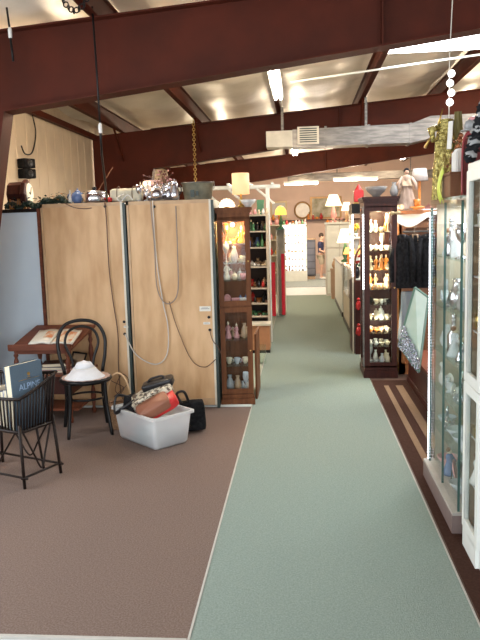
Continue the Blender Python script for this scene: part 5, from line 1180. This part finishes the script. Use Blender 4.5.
# person at the far end
S = 0.765
def skinmesh(name, verts, edges, radii, m, parent, root=0, label=None, sub=2):
    me = bpy.data.meshes.new(name); me.from_pydata([tuple(V(v)) for v in verts], edges, []); me.materials.append(m)
    o = link(name, me, parent)
    me.skin_vertices if False else None
    sk = o.modifiers.new('skin', 'SKIN'); 
    lay = me.skin_vertices[0].data if me.skin_vertices else None
    if lay is None:
        bm = bmesh.new(); bm.from_mesh(me); bm.verts.layers.skin.verify(); bm.to_mesh(me); bm.free(); lay = me.skin_vertices[0].data
    for i, r in enumerate(radii): lay[i].radius = (r, r) if not isinstance(r, tuple) else r; lay[i].use_root = (i == root)
    o.modifiers.new('sub', 'SUBSURF').levels = sub; o.modifiers['sub'].render_levels = sub
    for p in me.polygons: p.use_smooth = True
    sk.use_smooth_shade = True
    if label: o['label'] = label
    return o
pr_ = thing('person', 'person in navy shirt and khaki shorts facing the showcase at the far end', 'person', (.585, 21.0, 0), R(75), sc=S)
# local: faces -y
vs = [(0, 0, .95), (0, .01, 1.10), (0, .02, 1.28), (0, .01, 1.42), (0, -.01, 1.50), (0, -.03, 1.58), (0, -.04, 1.68),
      (.18, .01, 1.40), (.22, 0, 1.12), (.19, -.2, 1.02), (.17, -.27, 1.01), (-.18, .01, 1.40), (-.22, 0, 1.12), (-.19, -.2, 1.06), (-.17, -.27, 1.06),
      (.09, 0, .90), (.10, -.01, .50), (.10, .02, .10), (.10, -.10, .04), (-.09, 0, .90), (-.10, -.04, .50), (-.10, .0, .10), (-.10, -.12, .04)]
es = [(0, 1), (1, 2), (2, 3), (3, 4), (4, 5), (5, 6), (3, 7), (7, 8), (8, 9), (9, 10), (3, 11), (11, 12), (12, 13), (13, 14), (0, 15), (15, 16), (16, 17), (17, 18), (0, 19), (19, 20), (20, 21), (21, 22)]
rd = [(.14, .10), (.13, .095), (.15, .10), (.12, .085), .05, (.075, .085), (.072, .085), .05, .04, .032, .028, .05, .04, .032, .028, .09, .058, .042, .035, .09, .058, .042, .035]
skinmesh('body', vs, es, rd, skin, pr_)
skinmesh('shirt', [(0, 0, .94), (0, .01, 1.1), (0, .02, 1.28), (0, .01, 1.42), (.19, .01, 1.40), (.23, 0, 1.2), (-.19, .01, 1.40), (-.23, 0, 1.2)], [(0, 1), (1, 2), (2, 3), (3, 4), (4, 5), (3, 6), (6, 7)], [(.165, .125), (.15, .115), (.17, .12), (.12, .095), .068, .062, .068, .062], navy, pr_, label='navy short sleeved shirt')
skinmesh('shorts', [(0, 0, .97), (.09, 0, .88), (.105, -.01, .55), (-.09, 0, .88), (-.105, -.04, .55)], [(0, 1), (1, 2), (0, 3), (3, 4)], [(.155, .12), .115, .095, .115, .095], khaki, pr_, label='khaki shorts')
part('hair', MB().ball((0, -.005, 1.70), (.088, .10, .095), 16, 10, .08), hairm, pr_, smooth=True)
for sx in (-1, 1):
    part('shoe', MB().ball((sx * .10, -.06, .045), (.048, .135, .045), 14, 8), linen, pr_, smooth=True)
    part('ear', MB().ball((sx * .082, -.03, 1.645), (.012, .02, .03), 8, 6), skin, pr_, smooth=True)
part('nose', MB().ball((0, -.125, 1.64), (.014, .02, .022), 8, 6), skin, pr_, smooth=True)
for sx in (-1, 1): part('eye', MB().ball((sx * .032, -.112, 1.665), .010, 8, 6), cm('white'), pr_, smooth=True)
part('mouth', MB().ball((0, -.112, 1.60), (.025, .01, .006), 8, 6), cm('pink'), pr_, smooth=True)
for sx, zz in ((1, 1.01), (-1, 1.06)):
    b = MB()
    for q in range(4):
        px = sx * (.17 - .022 * q); L = (.07, .08, .075, .06)[q]
        b.tube([(px, -.30, zz), (px, -.30 - L * .6, zz - .004), (px, -.30 - L, zz - .022)], [.010, .009, .007], 6)
    b.tube([(sx * .135, -.27, zz), (sx * .105, -.30, zz - .01), (sx * .10, -.325, zz - .02)], [.012, .010, .008], 6)
    b.ball((sx * .145, -.275, zz), (.045, .04, .018), 10, 6)
    part('hand', b, skin, pr_, smooth=True)

# a few right-side and far background shelves so that the room continues
for i, (x0, x1, y0, l) in enumerate(((1.7, 2.6, 8.6, 'brown shelving behind the oak wardrobe'), (1.4, 2.6, 12.0, 'brown shelving right of the counters'), (1.5, 3.2, 17.0, 'brown shelving at the right wall'), (-2.6, -1.6, 14.5, 'brown shelving by the cream wall'))):
    shelfunit('shelf_unit', l, x0, x1, y0, y0 + .45, 1.75, [.4, .8, 1.2, 1.5], walnut)
    fill('top of the ' + l.replace('shelving', 'shelves').replace(' of the counters', ' of counters').replace('at the right', 'at right').replace('by the', 'by'), '', [x0 + .15 + .2 * q for q in range(4)], y0 + .2, 1.77, ['vase', 'teapot', 'box', 'jar'], ['white', 'pink', 'cream', 'tan'], 500 + i, 1.4)

# ------------------------------------------------------------------ LIGHT
W = bpy.data.worlds.new('daylight'); scene.world = W; W.use_nodes = True
nt = W.node_tree; bg = nt.nodes['Background']
sk = nt.nodes.new('ShaderNodeTexSky'); sk.sky_type = 'HOSEK_WILKIE'; sk.turbidity = 3; sk.sun_direction = V((.3, -.6, .75)).normalized()
nt.links.new(sk.outputs[0], bg.inputs[0]); bg.inputs[1].default_value = 0.6
lamp('AREA', 'front_window_daylight', (0.5, YF + .05, 1.6), 270, (0.88, 0.94, 1.0), 8.5, (R(90), 0, 0), 2.2)
lamp('AREA', 'left_window_daylight', (XL + .04, 2.45, 1.6), 95, (0.88, 0.94, 1.0), 3.6, (R(90), 0, R(-90)), 1.45)
lamp('POINT', 'far_fill', (.7, 19.0, 2.2), 60, (1, .85, .7), .2)  # no fixture here; added to brighten the dim person at the far end
lamp('AREA', 'roof_light', (2.1, 7.5, 3.44), 60, (0.95, 0.97, 1.0), 2.2, (0, 0, 0), 2.3)
for x, y, z, e in ((-0.245, 7.85, 3.08, 42), (-0.1, 14.3, 3.03, 110), (0.02, 19.6, 2.70, 100), (1.5, 19.6, 2.76, 100), (3.2, 14.0, 3.23, 60)):
    lamp('POINT', 'tube_light', (x, y, z - .08), e, (1, 0.80, 0.56), .12)
for x, y in ((-2.0, 6.45), (3.0, 9.5), (-1.6, 13.5), (2.6, 18)):  # fixture over the plywood is added for its light, hidden by the beam
    fluoro(x, y, 2.98 if x < 0 else 3.2, 1.2, 0, 'fluorescent light %s' % {(-2.0, 6.45): 'added above the plywood cabinets, hidden behind the first beam', (3.0, 9.5): 'high over the right side beyond the first beam', (-1.6, 13.5): 'over the far left shelving', (2.6, 18): 'over the far right shelving'}[(x, y)])
    lamp('POINT', 'tube_light', (x, y, 2.88 if x < 0 else 3.1), 45, (1, 0.79, 0.54), .12)

# ------------------------------------------------------------------ CAMERA
f, hcam = 700.0, 1.62
d = V((61, 95, -f)).normalized()
Yv = f * f / (95 - 61 * .028)
up = V((-.028 * Yv, Yv, f)).normalized(); up = (up - d * up.dot(d)).normalized(); xx = d.cross(up)
Mw = Matrix((xx, d, up))              # rows: world axes in camera space -> world = Mw @ cam
cam = bpy.data.cameras.new('camera'); co = bpy.data.objects.new('camera', cam); C.objects.link(co)
cam.sensor_fit = 'VERTICAL'; cam.sensor_height = 24; cam.lens = 24 * f / 640; cam.clip_start = .05
co.matrix_world = Matrix.Translation((0, 0, hcam)) @ Mw.to_4x4()
scene.camera = co
vs_ = scene.view_settings; vs_.view_transform = 'Standard'; vs_.look = 'None'; vs_.gamma = 1; vs_.exposure = 0.6
try: vs_.use_curve_mapping = False
except Exception: pass
scene.cycles.transparent_max_bounces = 24
